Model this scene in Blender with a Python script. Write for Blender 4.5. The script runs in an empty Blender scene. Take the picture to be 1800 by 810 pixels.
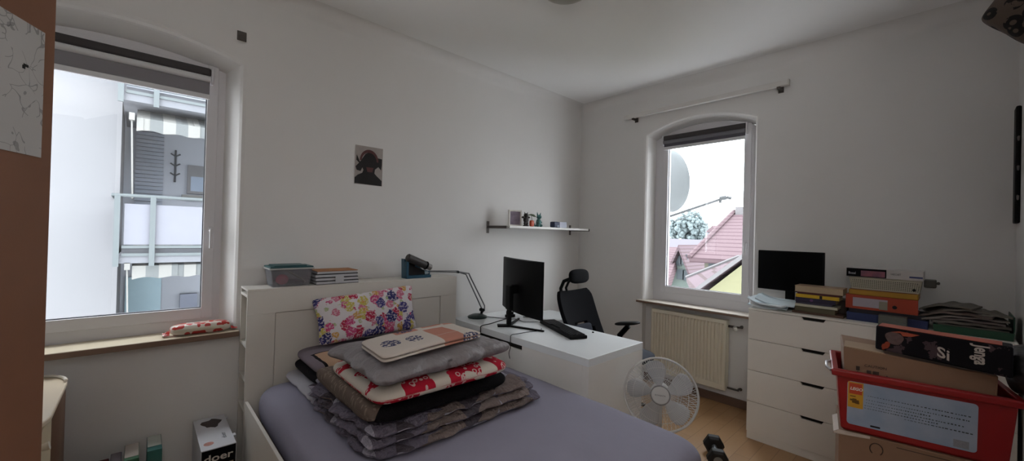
import bpy, bmesh, math, random
from mathutils import Vector, Matrix, noise
rnd = random.Random(7)
COL = bpy.context.scene.collection
V = Vector
# ------------------------------------------------------------------ camera model (metres, camera stands at x=0 y=0)
FPX = 707.03; CH = 1.5035
YAW, PITCH, ROLL = [math.radians(a) for a in (47.310, 0.397, -1.457)]
_F = V((math.cos(YAW)*math.cos(PITCH), math.sin(YAW)*math.cos(PITCH), math.sin(PITCH)))
_r = V((math.sin(YAW), -math.cos(YAW), 0)); _d = _F.cross(_r)
_R = _r*math.cos(ROLL) + _d*math.sin(ROLL); _D = -_r*math.sin(ROLL) + _d*math.cos(ROLL)
def at(px, py, ax, v):
    w = _F + _R*((px-900)/FPX) + _D*((py-405)/FPX)
    o = V((0, 0, CH)); i = 'xyz'.index(ax)
    return o + w*((v-o[i])/w[i])
XB, YA, CEIL = 3.885, 3.018, 3.045
# ------------------------------------------------------------------ materials
def lin(c):
    return c/12.92 if c <= .04045 else ((c+.055)/1.055)**2.4
def hexc(h):
    h = h.lstrip('#'); return tuple(lin(int(h[i:i+2], 16)/255) for i in (0, 2, 4)) + (1,)
class NT:
    def __init__(s, name):
        s.m = bpy.data.materials.new(name); s.m.use_nodes = True; s.t = s.m.node_tree
        s.b = s.t.nodes['Principled BSDF']
    def n(s, typ, **kw):
        x = s.t.nodes.new(typ)
        for k, v in kw.items(): setattr(x, k, v)
        return x
    def l(s, a, b): s.t.links.new(a, b)
    def math(s, op, a, b=0.0, c=None):
        x = s.n('ShaderNodeMath', operation=op)
        for i, q in enumerate((a, b, c)):
            if q is None: continue
            if hasattr(q, 'node'): s.l(q, x.inputs[i])
            else: x.inputs[i].default_value = q
        return x.outputs[0]
    def mix(s, f, a, b):
        x = s.n('ShaderNodeMix', data_type='RGBA')
        for i, q in ((0, f), (6, a), (7, b)):
            if hasattr(q, 'node'): s.l(q, x.inputs[i])
            else: x.inputs[i].default_value = q
        return x.outputs[2]
    def coord(s, kind='Object', scale=(1, 1, 1), loc=(0, 0, 0)):
        c = s.n('ShaderNodeTexCoord'); m = s.n('ShaderNodeMapping')
        m.inputs['Scale'].default_value = scale; m.inputs['Location'].default_value = loc
        s.l(c.outputs[kind], m.inputs[0]); return m.outputs[0]
    def noise(s, co, scale, detail=3, rough=.5):
        x = s.n('ShaderNodeTexNoise'); x.inputs['Scale'].default_value = scale
        x.inputs['Detail'].default_value = detail; x.inputs['Roughness'].default_value = rough
        s.l(co, x.inputs['Vector']); return x.outputs['Fac']
    def vor(s, co, scale, feature='F1', rand=1.0):
        x = s.n('ShaderNodeTexVoronoi', feature=feature); x.inputs['Scale'].default_value = scale
        x.inputs['Randomness'].default_value = rand
        s.l(co, x.inputs['Vector']); return x
    def bump(s, h, strength=.2, dist=.01):
        x = s.n('ShaderNodeBump'); x.inputs['Strength'].default_value = strength; x.inputs['Distance'].default_value = dist
        s.l(h, x.inputs['Height']); s.l(x.outputs[0], s.b.inputs['Normal'])
    def col(s, c):
        if hasattr(c, 'node'): s.l(c, s.b.inputs['Base Color'])
        else: s.b.inputs['Base Color'].default_value = c
_mats = {}
OUT_DIM = .215  # darkens outdoor colours so the strong sky doesn't blow them out
def M(name, col, rough=.6, metal=0, var=.06, vs=9, bump=0, bs=60, bd=.004, spec=.5, k=1):
    if name in _mats: return _mats[name]
    t = NT(name); c = tuple(q*k for q in hexc(col)[:3])+(1,); co = t.coord('Object')
    if var:
        f = t.noise(co, vs, 4)
        a = tuple(min(1, k*(1-var)) for k in c[:3])+(1,); b = tuple(min(1, k*(1+var)) for k in c[:3])+(1,)
        t.col(t.mix(f, a, b))
    else: t.col(c)
    t.b.inputs['Roughness'].default_value = rough; t.b.inputs['Metallic'].default_value = metal
    t.b.inputs['Specular IOR Level'].default_value = spec
    if bump: t.bump(t.noise(co, bs, 3), bump, bd)
    _mats[name] = t.m; return t.m
def clear(name, tint=(1, 1, 1, 1), gloss=.05, rough=.02, fog=0.0, fogcol=(1, 1, 1, 1)):
    t = NT(name); t.t.nodes.remove(t.b)
    tr = t.n('ShaderNodeBsdfTransparent'); tr.inputs[0].default_value = tint
    gl = t.n('ShaderNodeBsdfGlossy'); gl.inputs['Roughness'].default_value = rough
    mx = t.n('ShaderNodeMixShader'); mx.inputs[0].default_value = gloss
    t.l(tr.outputs[0], mx.inputs[1]); t.l(gl.outputs[0], mx.inputs[2]); out = mx.outputs[0]
    if fog:
        df = t.n('ShaderNodeBsdfDiffuse'); df.inputs[0].default_value = fogcol
        m2 = t.n('ShaderNodeMixShader'); m2.inputs[0].default_value = fog
        t.l(out, m2.inputs[1]); t.l(df.outputs[0], m2.inputs[2]); out = m2.outputs[0]
    t.l(out, t.t.nodes['Material Output'].inputs[0]); return t.m
# ------------------------------------------------------------------ mesh builder
class B:
    def __init__(s): s.v = []; s.f = []; s.mi = []; s.uv = {}; s.cur = 0
    def add(s, vs, fs, uvs=None):
        o = len(s.v); s.v += [V(p) for p in vs]
        for k, f in enumerate(fs):
            if uvs: s.uv[len(s.f)] = [uvs[i] for i in f]
            s.f.append([i+o for i in f]); s.mi.append(s.cur)
        return s
    def box(s, x0, x1, y0, y1, z0, z1):
        x0, x1 = sorted((x0, x1)); y0, y1 = sorted((y0, y1)); z0, z1 = sorted((z0, z1))
        vs = [(x, y, z) for z in (z0, z1) for y in (y0, y1) for x in (x0, x1)]
        return s.add(vs, [(0, 2, 3, 1), (4, 5, 7, 6), (0, 1, 5, 4), (2, 6, 7, 3), (0, 4, 6, 2), (1, 3, 7, 5)])
    def obox(s, c, h, ang=0, axes=None):
        c = V(c); 
        if axes is None:
            ca, sa = math.cos(ang), math.sin(ang); axes = (V((ca, sa, 0)), V((-sa, ca, 0)), V((0, 0, 1)))
        vs = [c + axes[0]*h[0]*i + axes[1]*h[1]*j + axes[2]*h[2]*k for k in (-1, 1) for j in (-1, 1) for i in (-1, 1)]
        return s.add(vs, [(0, 2, 3, 1), (4, 5, 7, 6), (0, 1, 5, 4), (2, 6, 7, 3), (0, 4, 6, 2), (1, 3, 7, 5)])
    def prism(s, poly, vec):
        poly = [V(p) for p in poly]; vec = V(vec); n = len(poly)
        nn = V((0, 0, 0))
        for i in range(n): nn += poly[i].cross(poly[(i+1) % n])
        if nn.dot(vec) > 0: poly.reverse()
        vs = poly + [p+vec for p in poly]
        fs = [list(range(n)), list(range(2*n-1, n-1, -1))] + [(i, i+n, (i+1) % n + n, (i+1) % n) for i in range(n)]
        return s.add(vs, fs)
    def cyl(s, p0, p1, r0, r1=None, n=20, caps=True):
        p0, p1 = V(p0), V(p1); r1 = r0 if r1 is None else r1
        a = (p1-p0).normalized(); u = a.orthogonal().normalized(); w = a.cross(u)
        vs = []
        for p, r in ((p0, r0), (p1, r1)):
            vs += [p + (u*math.cos(2*math.pi*i/n) + w*math.sin(2*math.pi*i/n))*r for i in range(n)]
        fs = [(i, (i+1) % n, (i+1) % n + n, i+n) for i in range(n)]
        if caps: fs += [list(range(n-1, -1, -1)), list(range(n, 2*n))]
        return s.add(vs, fs)
    def tube(s, pts, r, n=8, closed=False):
        pts = [V(p) for p in pts]; N = len(pts); rs = r if isinstance(r, (list, tuple)) else [r]*N
        up = None; vs = []
        for i, p in enumerate(pts):
            if closed: t = pts[(i+1) % N]-pts[i-1]
            else: t = pts[min(i+1, N-1)]-pts[max(i-1, 0)]
            t.normalize()
            up = t.orthogonal() if up is None else up - t*up.dot(t)
            up.normalize(); w = t.cross(up)
            vs += [p + (up*math.cos(2*math.pi*k/n)+w*math.sin(2*math.pi*k/n))*rs[i] for k in range(n)]
        fs = []
        for i in range(N if closed else N-1):
            j = (i+1) % N
            fs += [(i*n+k, i*n+(k+1) % n, j*n+(k+1) % n, j*n+k) for k in range(n)]
        if not closed: fs += [list(range(n-1, -1, -1)), [(N-1)*n+k for k in range(n)]]
        return s.add(vs, fs)
    def lathe(s, prof, o, ax=(0, 0, 1), n=32):
        o = V(o); a = V(ax).normalized(); u = a.orthogonal().normalized(); w = a.cross(u); vs = []; m = len(prof)
        for r, h in prof:
            vs += [o + a*h + (u*math.cos(2*math.pi*i/n)+w*math.sin(2*math.pi*i/n))*max(r, 1e-4) for i in range(n)]
        fs = [(k*n+i, k*n+(i+1) % n, (k+1)*n+(i+1) % n, (k+1)*n+i) for k in range(m-1) for i in range(n)]
        fs += [list(range(n-1, -1, -1)), [(m-1)*n+i for i in range(n)]]
        return s.add(vs, fs)
    def slab(s, q, N, th, e=6, prof=4, nu=40, nv=30, amp=0, fr=8, seed=0, edge=0, pinch=0, sag=None, crum=(1, 1, 0)):
        """soft rounded cushion/folded cloth: q = 4 corners of its base, N = thickness direction"""
        q = [V(p) for p in q]; N = V(N).normalized(); sd = V((seed*3.1, seed*1.7, seed*.9))
        lu = (q[1]-q[0]).length; lv = (q[3]-q[0]).length
        def pos(u, v, side):
            m = (abs(u)**e+abs(v)**e)**(1/e); mx = max(abs(u), abs(v))
            sc = (mx/m) if m > 1e-6 else 1
            uu, vv = u*sc, v*sc
            if pinch: k = 1-pinch*(1-abs(v)**2)*abs(u)**6; k2 = 1-pinch*(1-abs(u)**2)*abs(v)**6; uu *= k; vv *= k2
            a, b = (uu+1)/2, (vv+1)/2
            p = q[0]*(1-a)*(1-b)+q[1]*a*(1-b)+q[2]*a*b+q[3]*(1-a)*b
            h = max(0, 1-mx**prof)**(1/2 if prof < 3 else 1/2.4)
            zc = .5; z = zc + side*h*.5
            w = V((a*lu, b*lv, side*.3+2))
            if amp:
                nz = noise.noise(w*fr+sd)*.6 + noise.noise(w*fr*2.7+sd)*.3 + noise.noise(V((w.x*crum[0], w.y*crum[1], w.z))+sd)*crum[2]
                p = p + N*(nz*amp*(h*.8+.2))
            if edge:
                t = (1-h)
                dx = noise.noise(V((a*lu*14, b*lv*14, 5))+sd)*edge*t
                cen = (q[0]+q[2])/2; d = (p-cen); d -= N*d.dot(N); p = p + d.normalized()*dx
            if sag: p = p + N*sag(a, b)
            return p + N*(th*z), (a*lu, b*lv)
        us = [math.sin(math.pi/2*(2*i/nu-1)) for i in range(nu+1)]; vs_ = [math.sin(math.pi/2*(2*j/nv-1)) for j in range(nv+1)]
        idx = {}; vs = []; uvs = []
        for side in (1, -1):
            for j, v in enumerate(vs_):
                for i, u in enumerate(us):
                    if side == -1 and (i in (0, nu) or j in (0, nv)): idx[side, i, j] = idx[1, i, j]; continue
                    p, w = pos(u, v, side if not (i in (0, nu) or j in (0, nv)) else 0)
                    idx[side, i, j] = len(vs); vs.append(p); uvs.append((w[0], w[1] if side == 1 else w[1]+.37))
        fs = []
        for side in (1, -1):
            for j in range(nv):
                for i in range(nu):
                    f = [idx[side, i, j], idx[side, i+1, j], idx[side, i+1, j+1], idx[side, i, j+1]]
                    fs.append(f if side == 1 else f[::-1])
        return s.add(vs, fs, uvs)
    def build(s, name, mats, parent=None, bevel=0, smooth=None, seg=2, label=None):
        if not isinstance(mats, (list, tuple)): mats = [mats]
        me = bpy.data.meshes.new(name)
        off = V((0, 0, 0)); p = parent
        while p: off += p.location; p = p.parent
        me.from_pydata([v-off for v in s.v], [], s.f)
        for m in mats: me.materials.append(m)
        for i, p in enumerate(me.polygons): p.material_index = s.mi[i]
        if s.uv:
            uvl = me.uv_layers.new(name='UVMap')
            for i, p in enumerate(me.polygons):
                if i in s.uv:
                    for k, li in enumerate(p.loop_indices): uvl.data[li].uv = s.uv[i][k]
        me.update()
        bm = bmesh.new(); bm.from_mesh(me)
        bmesh.ops.recalc_face_normals(bm, faces=bm.faces); bm.to_mesh(me); bm.free()
        if smooth is not None:
            for p in me.polygons: p.use_smooth = True
            me.set_sharp_from_angle(angle=math.radians(smooth))
        o = bpy.data.objects.new(name, me); COL.objects.link(o)
        if parent: o.parent = parent
        if bevel:
            b = o.modifiers.new('bevel', 'BEVEL'); b.width = bevel; b.segments = seg; b.limit_method = 'ANGLE'; b.angle_limit = math.radians(40)
        if label: o['label'] = label
        return o
def thing(name, label, cat, loc, group=None):
    o = bpy.data.objects.new(name, None); COL.objects.link(o); o.location = loc; o.empty_display_size = .1
    o['label'] = label; o['category'] = cat
    if group: o['group'] = group
    return o
def tag(o, label, cat, group=None):
    o['label'] = label; o['category'] = cat
    if group: o['group'] = group
    return o
def struct(o): o['kind'] = 'structure'; return o
def text(name, string, size, origin, xd, yd, mat, parent=None, label=None, ext=.0006, shear=0, align='LEFT', sx=1, bold=0):
    cu = bpy.data.curves.new(name, 'FONT'); cu.body = string; cu.size = size; cu.extrude = ext; cu.shear = shear
    cu.align_x = align; cu.offset = bold; cu.resolution_u = 3
    tmp = bpy.data.objects.new('tmp', cu); COL.objects.link(tmp)
    dg = bpy.context.evaluated_depsgraph_get(); me = bpy.data.meshes.new_from_object(tmp.evaluated_get(dg))
    bpy.data.objects.remove(tmp); bpy.data.curves.remove(cu)
    X = V(xd).normalized(); Y = V(yd).normalized(); Z = X.cross(Y).normalized()
    off = V((0, 0, 0)); p = parent
    while p: off += p.location; p = p.parent
    for v in me.vertices:
        c = v.co.copy(); v.co = V(origin)-off + X*c.x*sx + Y*c.y + Z*c.z
    me.materials.clear(); me.materials.append(mat); me.name = name
    o = bpy.data.objects.new(name, me); COL.objects.link(o); o.parent = parent
    if label: o['label'] = label
    return o
# ------------------------------------------------------------------ shared materials
m_wall = M('wall_paint', '#e2e0de', .85, var=.025, vs=3, bump=.12, bs=120, bd=.002, spec=.2)
m_ceil = M('ceiling_paint', '#f5f4f3', .9, var=.02, vs=2, bump=.08, bs=90, bd=.002, spec=.2)
m_white = M('white_laminate', '#f0eeea', .45, var=.015)
m_desk = M('desk_white', '#f5f9fb', .22, var=.005, spec=.7)
m_pvc = M('white_pvc', '#d9d7da', .35, var=.01)
m_black = M('black_plastic', '#060607', .5, spec=.15, var=.1)
m_blackm = M('black_matte', '#0d0d0f', .75, var=.1)
m_metal = M('steel', '#8c8a88', .35, metal=.9, var=.04)
m_dkmetal = M('dark_bracket_metal', '#5a5450', .5, metal=.5)
m_paper = M('white_paper', '#dfe3e6', .7, var=.03, vs=20)
m_pages = M('book_pages', '#b9a68a', .8, var=.12, vs=60)
m_card = M('brown_cardboard', '#8a6b54', .8, var=.08, vs=14, bump=.1, bs=200)
# floor laminate
t = NT('oak_laminate'); co = t.coord('Object', (1, 1, 1))
br = t.n('ShaderNodeTexBrick'); br.offset = .37; br.inputs['Scale'].default_value = 1
br.inputs['Brick Width'].default_value = .62; br.inputs['Row Height'].default_value = .1; br.inputs['Mortar Size'].default_value = .0012
br.inputs['Color1'].default_value = hexc('#b79168'); br.inputs['Color2'].default_value = hexc('#a98259'); br.inputs['Mortar'].default_value = hexc('#745539')
t.l(co, br.inputs['Vector'])
gr = t.noise(t.coord('Object', (3, 40, 1)), 3, 6, .6)
t.col(t.mix(t.math('MULTIPLY', gr, .35), br.outputs['Color'], hexc('#8d6742')))
t.b.inputs['Roughness'].default_value = .42; m_floor = t.m
# ================================================================== ROOM
def b_floor():
    b = B(); b.box(-1.3, XB+.1, -1.6, YA+.02, -.12, 0); struct(b.build('floor', m_floor))
b_floor()
b = B(); b.box(-1.4, XB+.3, -1.7, YA+.3, CEIL, CEIL+.15); struct(b.build('ceiling', m_ceil))
def opening(c, hw, zs, za, z0, off, n=16):
    """points of the arched opening outline: up one side, over the arch, down the other; off grows it"""
    hw2 = hw+off; za2 = za+off; zs2 = zs+off*.6; rise = za2-zs2
    R = (hw2*hw2+rise*rise)/(2*rise); pts = [(c-hw2, z0)]
    a = math.asin(hw2/R)
    for i in range(n+1):
        th = -a + 2*a*i/n; pts.append((c+R*math.sin(th), za2-R+R*math.cos(th)))
    pts.append((c+hw2, z0)); return pts
def wall_with_window(name, c, hw, zs, za, z0, x0, x1, mp, depth_in, splay, thick, low_void=None):
    """mp(a, z, d) maps along-wall coordinate, height and depth into the wall to world"""
    b = B(); rad = .035
    rings = [(rad, 0.0), (rad*.5, rad*.13), (rad*.13, rad*.5), (0, rad), (-splay, depth_in), (-splay, thick)]
    outl = [opening(c, hw, zs, za, z0, o) for o, d in rings]
    n = len(outl[0])
    for k in range(len(rings)-1):
        A, Bq = outl[k], outl[k+1]; da, db = rings[k][1], rings[k+1][1]
        vs = [mp(p[0], p[1], da) for p in A] + [mp(p[0], p[1], db) for p in Bq]
        b.add(vs, [(i, i+1, i+1+n, i+n) for i in range(n-1)])
    for d, o in ((0, outl[0]), (thick, outl[-1])):
        L, Rr = o[0][0], o[-1][0]; top = CEIL+.1
        b.add([mp(x0, z0, d), mp(L, z0, d), mp(L, o[1][1], d), mp(L, top, d), mp(x0, top, d), mp(x0, o[1][1], d)], [(0, 1, 2, 5), (5, 2, 3, 4)])
        b.add([mp(Rr, z0, d), mp(x1, z0, d), mp(x1, o[-2][1], d), mp(x1, top, d), mp(Rr, top, d), mp(Rr, o[-2][1], d)], [(0, 1, 2, 5), (5, 2, 3, 4)])
        arc = o[1:-1]; m = len(arc)
        b.add([mp(p[0], p[1], d) for p in arc]+[mp(p[0], top, d) for p in arc], [(i, i+1, i+1+m, i+m) for i in range(m-1)])
        if low_void is None:
            b.add([mp(x0, 0, d), mp(x1, 0, d), mp(x1, z0, d), mp(x0, z0, d)], [(0, 1, 2, 3)])
        else:
            va, vb, vd = low_void
            b.add([mp(x0, 0, d), mp(va, 0, d), mp(va, z0, d), mp(x0, z0, d)], [(0, 1, 2, 3)])
            b.add([mp(vb, 0, d), mp(x1, 0, d), mp(x1, z0, d), mp(vb, z0, d)], [(0, 1, 2, 3)])
    if low_void:
        va, vb, vd = low_void
        for q in (va, vb): b.add([mp(q, 0, 0), mp(q, 0, vd), mp(q, z0, vd), mp(q, z0, 0)], [(0, 1, 2, 3)])
        b.add([mp(va, 0, vd), mp(vb, 0, vd), mp(vb, z0, vd), mp(va, z0, vd)], [(0, 1, 2, 3)])
        b.add([mp(va, 0, thick), mp(vb, 0, thick), mp(vb, z0, thick), mp(va, z0, thick)], [(0, 1, 2, 3)])
    # cap: bottom of the opening
    a0, a1 = outl[3][0][0], outl[3][-1][0]
    b.add([mp(a0, z0, 0 if not low_void else 0.0), mp(a1, z0, 0), mp(a1, z0, thick), mp(a0, z0, thick)], [(0, 1, 2, 3)])
    return struct(b.build(name, m_wall, smooth=50))
mpA = lambda a, z, d: (a, YA+d, z)
mpB = lambda a, z, d: (XB+d, a, z)
cA, hwA, zsA, zaA = -.083, .518, 2.515, 2.60
cB, hwB, zsB, zaB = 1.647, .502, 2.555, 2.665
wall_with_window('wall_left', cA, hwA, zsA, zaA, .835, -1.3, XB+.2, mpA, .142, .055, .36)
wall_with_window('wall_right', cB, hwB, zsB, zaB, .82, -.5, YA, mpB, .135, .03, .36, low_void=(1.10, 2.165, .075))
b = B(); b.box(1.0, XB+.05, -.38, -.28, 0, CEIL); struct(b.build('wall_front', m_wall))
b = B(); b.box(-1.3, -1.2, -1.6, YA, 0, CEIL); b.box(.9, 1.0, -1.6, -.28, 0, CEIL)
b.box(-1.3, -.45, -1.7, -1.6, 0, CEIL); b.box(.45, 1.0, -1.7, -1.6, 0, CEIL); b.box(-.45, .45, -1.7, -1.6, 2.05, CEIL)
struct(b.build('wall_back', m_wall))
b = B(); b.box(-.47, .47, -1.72, -1.68, 0, 2.07); struct(b.build('door_1', m_white, bevel=.004))
# coved junction of walls and ceiling
def cove(name, p0, p1, inward, r=.10):
    b = B(); n = 8; p0, p1, inward = V(p0), V(p1), V(inward); prof = []
    for i in range(n+1):
        a = math.pi/2*i/n; prof.append((r*(1-math.cos(a)), -r*(1-math.sin(a))))
    vs = [];
    for p in (p0, p1): vs += [p+inward*q[0]+V((0, 0, q[1])) for q in prof]+[p]
    m = n+2
    fs = [(i, i+1, i+1+m, i+m) for i in range(m-1)]+[list(range(m)), list(range(2*m-1, m-1, -1))]
    b.add(vs, fs); struct(b.build(name, m_wall, smooth=70))
cove('trim_1', (-1.2, YA, CEIL), (XB, YA, CEIL), (0, -1, 0))
cove('trim_2', (XB, -.28, CEIL), (XB, YA, CEIL), (-1, 0, 0))
# skirting
m_skirt = M('brown_skirting', '#6b5345', .55)
b = B(); b.box(XB+.055, XB+.0745, 1.101, 2.164, 0, .075); struct(b.build('baseboard_right', m_skirt, bevel=.003))
b = B(); b.box(-1.19, XB-.016, YA-.015, YA, 0, .06); struct(b.build('baseboard_left', m_skirt, bevel=.003))
# window sills
m_sillA = M('cream_stone_sill', '#d2c5ac', .35, var=.05, vs=18)
m_silledge = M('brown_sill_edge', '#7a6150', .6)
b = B(); b.box(-.64, .46, 2.957, YA+.165, .838, .86); b.cur = 1; b.box(-.641, .461, 2.952, 2.9575, .828, .858); b.box(-.64, .46, 2.957, YA-.001, .828, .838)
o = b.build('window_sill', [m_sillA, m_silledge], bevel=.002); struct(o); o.name = 'trim_3'
m_sillB = M('pale_marble_sill', '#c9c0b4', .35, var=.05, vs=18)
b = B(); b.box(XB-.055, XB+.14, 1.06, 2.208, .823, .845); b.cur = 1; b.box(XB-.058, XB-.0545, 1.06, 2.208, .821, .839)
o = b.build('trim_4', [m_sillB, m_silledge], bevel=.002); struct(o)
# ------------------------------------------------------------------ windows
m_glass = clear('window_glass', (.97, .98, .99, 1), .02)
m_gasket = M('window_gasket', '#3c3d42', .6)
def window(name, mp, c, hw, zs, za, zb, dep, gl, gr, gb, gt, handle_a):
    w = bpy.data.objects.new(name, None); COL.objects.link(w); w.location = V(mp(c, zb, dep)); struct(w)
    # outer frame fills the arch
    b = B(); t1 = dep+.07
    out = opening(c, hw-.02, zs-.01, za-.01, zb-.015, 0)
    fi_l, fi_r, fi_b, fi_t = gl-.046, gr+.046, gb-.055, gt+.046
    for d in (dep, t1):
        n = len(out); inner = []
        for p in out:
            inner.append((min(max(p[0], fi_l), fi_r), fi_t if 0 < out.index(p) < n-1 else fi_b))
        vs = [mp(p[0], p[1], d) for p in out]+[mp(p[0], p[1], d) for p in inner]
        b.add(vs, [(i, i+1, i+1+n, i+n) for i in range(n-1)])
        b.add([mp(out[0][0], out[0][1], d), mp(out[-1][0], out[-1][1], d), mp(fi_r, fi_b, d), mp(fi_l, fi_b, d)], [(0, 1, 2, 3)])
    for (a0, z0, a1, z1) in ((fi_l, fi_b, fi_l, fi_t), (fi_r, fi_b, fi_r, fi_t), (fi_l, fi_b, fi_r, fi_b), (fi_l, fi_t, fi_r, fi_t)):
        b.add([mp(a0, z0, dep), mp(a1, z1, dep), mp(a1, z1, t1), mp(a0, z0, t1)], [(0, 1, 2, 3)])
    b.build('window_frame', m_pvc, w)
    # sash (sits proud of the frame)
    b = B(); d0, d1 = dep-.014, dep+.05
    def bx(a0, a1, z0, z1, e0=d0, e1=d1):
        p, q = mp(a0, z0, e0), mp(a1, z1, e1); b.box(p[0], q[0], p[1], q[1], p[2], q[2])
    o2 = .056
    bx(gl-o2, gl, gb-.065, gt+o2); bx(gr, gr+o2, gb-.065, gt+o2); bx(gl, gr, gb-.065, gb); bx(gl, gr, gt, gt+o2)
    b.cur = 1
    g = .005
    bx(gl, gl+g, gb, gt, d0+.012, d0+.03); bx(gr-g, gr, gb, gt, d0+.012, d0+.03); bx(gl, gr, gb, gb+g, d0+.012, d0+.03)
    b.build('sash', [m_pvc, m_gasket], w, bevel=.004)
    b = B(); p, q = mp(gl, gb, dep+.012), mp(gr, gt, dep+.018); b.box(p[0], q[0], p[1], q[1], p[2], q[2]); b.build('pane', m_glass, w)
    # handle
    b = B(); z = 1.46
    p, q = mp(handle_a-.013, z-.035, d0-.008), mp(handle_a+.013, z+.035, d0); b.box(p[0], q[0], p[1], q[1], p[2], q[2])
    b.cyl(mp(handle_a, z+.012, d0), mp(handle_a, z+.012, d0-.035), .009)
    p, q = mp(handle_a-.008, z-.10, d0-.045), mp(handle_a+.008, z+.022, d0-.030); b.box(p[0], q[0], p[1], q[1], p[2], q[2])
    b.build('handle', m_pvc, w, bevel=.004)
    return w
window('window_1', mpA, cA, hwA-.055+.02, zsA-.02, zaA-.03, .86, .142, -.453, .286, .99, 2.45, .322)
window('window_2', mpB, cB, hwB-.03+.02, zsB-.02, zaB-.03, .845, .135, 1.262, 1.979, 1.0, 2.50, 1.232)
# ------------------------------------------------------------------ roller blinds
m_blind = M('grey_blind_fabric', '#8d8a8f', .9, bump=.1, bs=400)
m_blindk = M('dark_blind_roll', '#3c3839', .7)
m_alu = M('pale_aluminium', '#d9d8da', .35, metal=0)
def blind(label, mp, a0, a1, zt, zb, dep, m_blind=m_blind, m_tube=m_alu):
    w = thing('roller_blind', label, 'blind', V(mp((a0+a1)/2, zt, dep)))
    def bx(a, c, z0, z1, e0, e1, nm, m, bev=.003):
        b = B(); p, q = mp(a, z0, e0), mp(c, z1, e1); b.box(p[0], q[0], p[1], q[1], p[2], q[2]); return b.build(nm, m, w, bevel=bev)
    bx(a0, a1, zt-.052, zt, dep-.035, dep-.003, 'roll_cassette', m_blindk, .012)
    b = B(); b.cyl(mp(a0+.004, zt-.068, dep-.022), mp(a1-.004, zt-.068, dep-.024), .019); b.build('tube', m_tube, w, smooth=40)
    bx(a0+.006, a1-.006, zb+.022, zt-.075, dep-.022, dep-.018, 'fabric', m_blind, 0)
    bx(a0+.004, a1-.004, zb, zb+.030, dep-.030, dep-.012, 'bottom_bar', m_alu, .003)
    for a in (a0-.012, a1): bx(a, a+.012, zt-.10, zt+.002, dep-.036, dep-.003, 'end_bracket', m_pvc)
blind('grey roller blind rolled up at the top of the left window', mpA, -.468, .300, 2.478, 2.285, .125)
blind('dark grey roller blind rolled up at the top of the right window over the radiator', mpB, 1.244, 2.02, 2.553, 2.407, .118, M('charcoal_blind_fabric', '#5c5a63', .9), M('grey_blind_roll', '#77757c', .7))
# ------------------------------------------------------------------ curtain rail, brackets
w = thing('curtain_rail', 'long white ceiling-height curtain rail above the right window', 'curtain rail', (3.80, 1.64, 2.76))
m_rail = M('white_rail', '#d5d1cd', .5, var=.01)
b = B(); b.box(3.795, 3.835, .889, 2.383, 2.758, 2.80); b.build('rail', m_rail, w, bevel=.003)
b = B(); b.box(3.793, 3.837, .880, .8885, 2.755, 2.803); b.build('end_cap', m_rail, w, bevel=.002)
for y in (.955, 2.28):
    b = B(); b.box(3.80, XB, y-.012, y+.012, 2.74, 2.757); b.box(XB-.006, XB, y-.02, y+.02, 2.725, 2.775); b.build('bracket', m_dkmetal, w, bevel=.002)
p = at(425, 64, 'y', YA)
b = B(); b.box(p.x-.018, p.x+.018, YA-.03, YA, p.z-.028, p.z-.002); b.box(p.x-.025, p.x+.025, YA-.006, YA, p.z-.03, p.z+.03)
tag(b.build('curtain_bracket', m_dkmetal, bevel=.003), 'small empty dark metal bracket on the wall near the left window corner', 'bracket')
# ------------------------------------------------------------------ poster (plain generic dark figure)
w = thing('wall_poster', 'small poster of a dark armoured silhouette pinned on the left wall', 'poster', (1.272, YA, 1.845))
m_post = M('poster_paper', '#a39a95', .6, var=.25, vs=14)
b = B(); b.box(1.166, 1.382, YA-.003, YA-.0005, 1.845, 2.138); b.build('sheet', m_post, w)
m_fig = M('poster_dark_ink', '#120d0d', .6, var=.3, vs=30); m_figr = M('poster_maroon_ink', '#5a2f30', .6, var=.3, vs=40)
def flat(b, pts, y): b.prism([(1.166+.216*p[0], y, 1.845+.293*p[1]) for p in pts], (0, -.0008, 0))
b = B(); flat(b, [(.0, .02), (.98, .0), (.98, .14), (.78, .26), (.70, .32), (.72, .42), (.84, .5), (.95, .42), (.97, .56), (.97, .72), (.74, .74), (.66, .82), (.5, .86), (.36, .80), (.24, .66), (.17, .58), (.05, .76), (.04, .62), (.14, .55), (.02, .45), (.06, .36), (.2, .34), (.26, .44), (.3, .38), (.26, .3), (.1, .24), (.0, .16)], YA-.0031)
b.build('figure', m_fig, w)
b = B(); pts = [(.5+.34*math.cos(a), .62+.30*math.sin(a)) for a in [math.pi*i/14 for i in range(15)]]+[(.5+.27*math.cos(a), .62+.22*math.sin(a)) for a in [math.pi*(14-i)/14 for i in range(15)]]
flat(b, pts, YA-.0036); flat(b, [(.4, .46), (.66, .46), (.62, .34), (.44, .34)], YA-.004); b.build('crest', m_figr, w)
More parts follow.
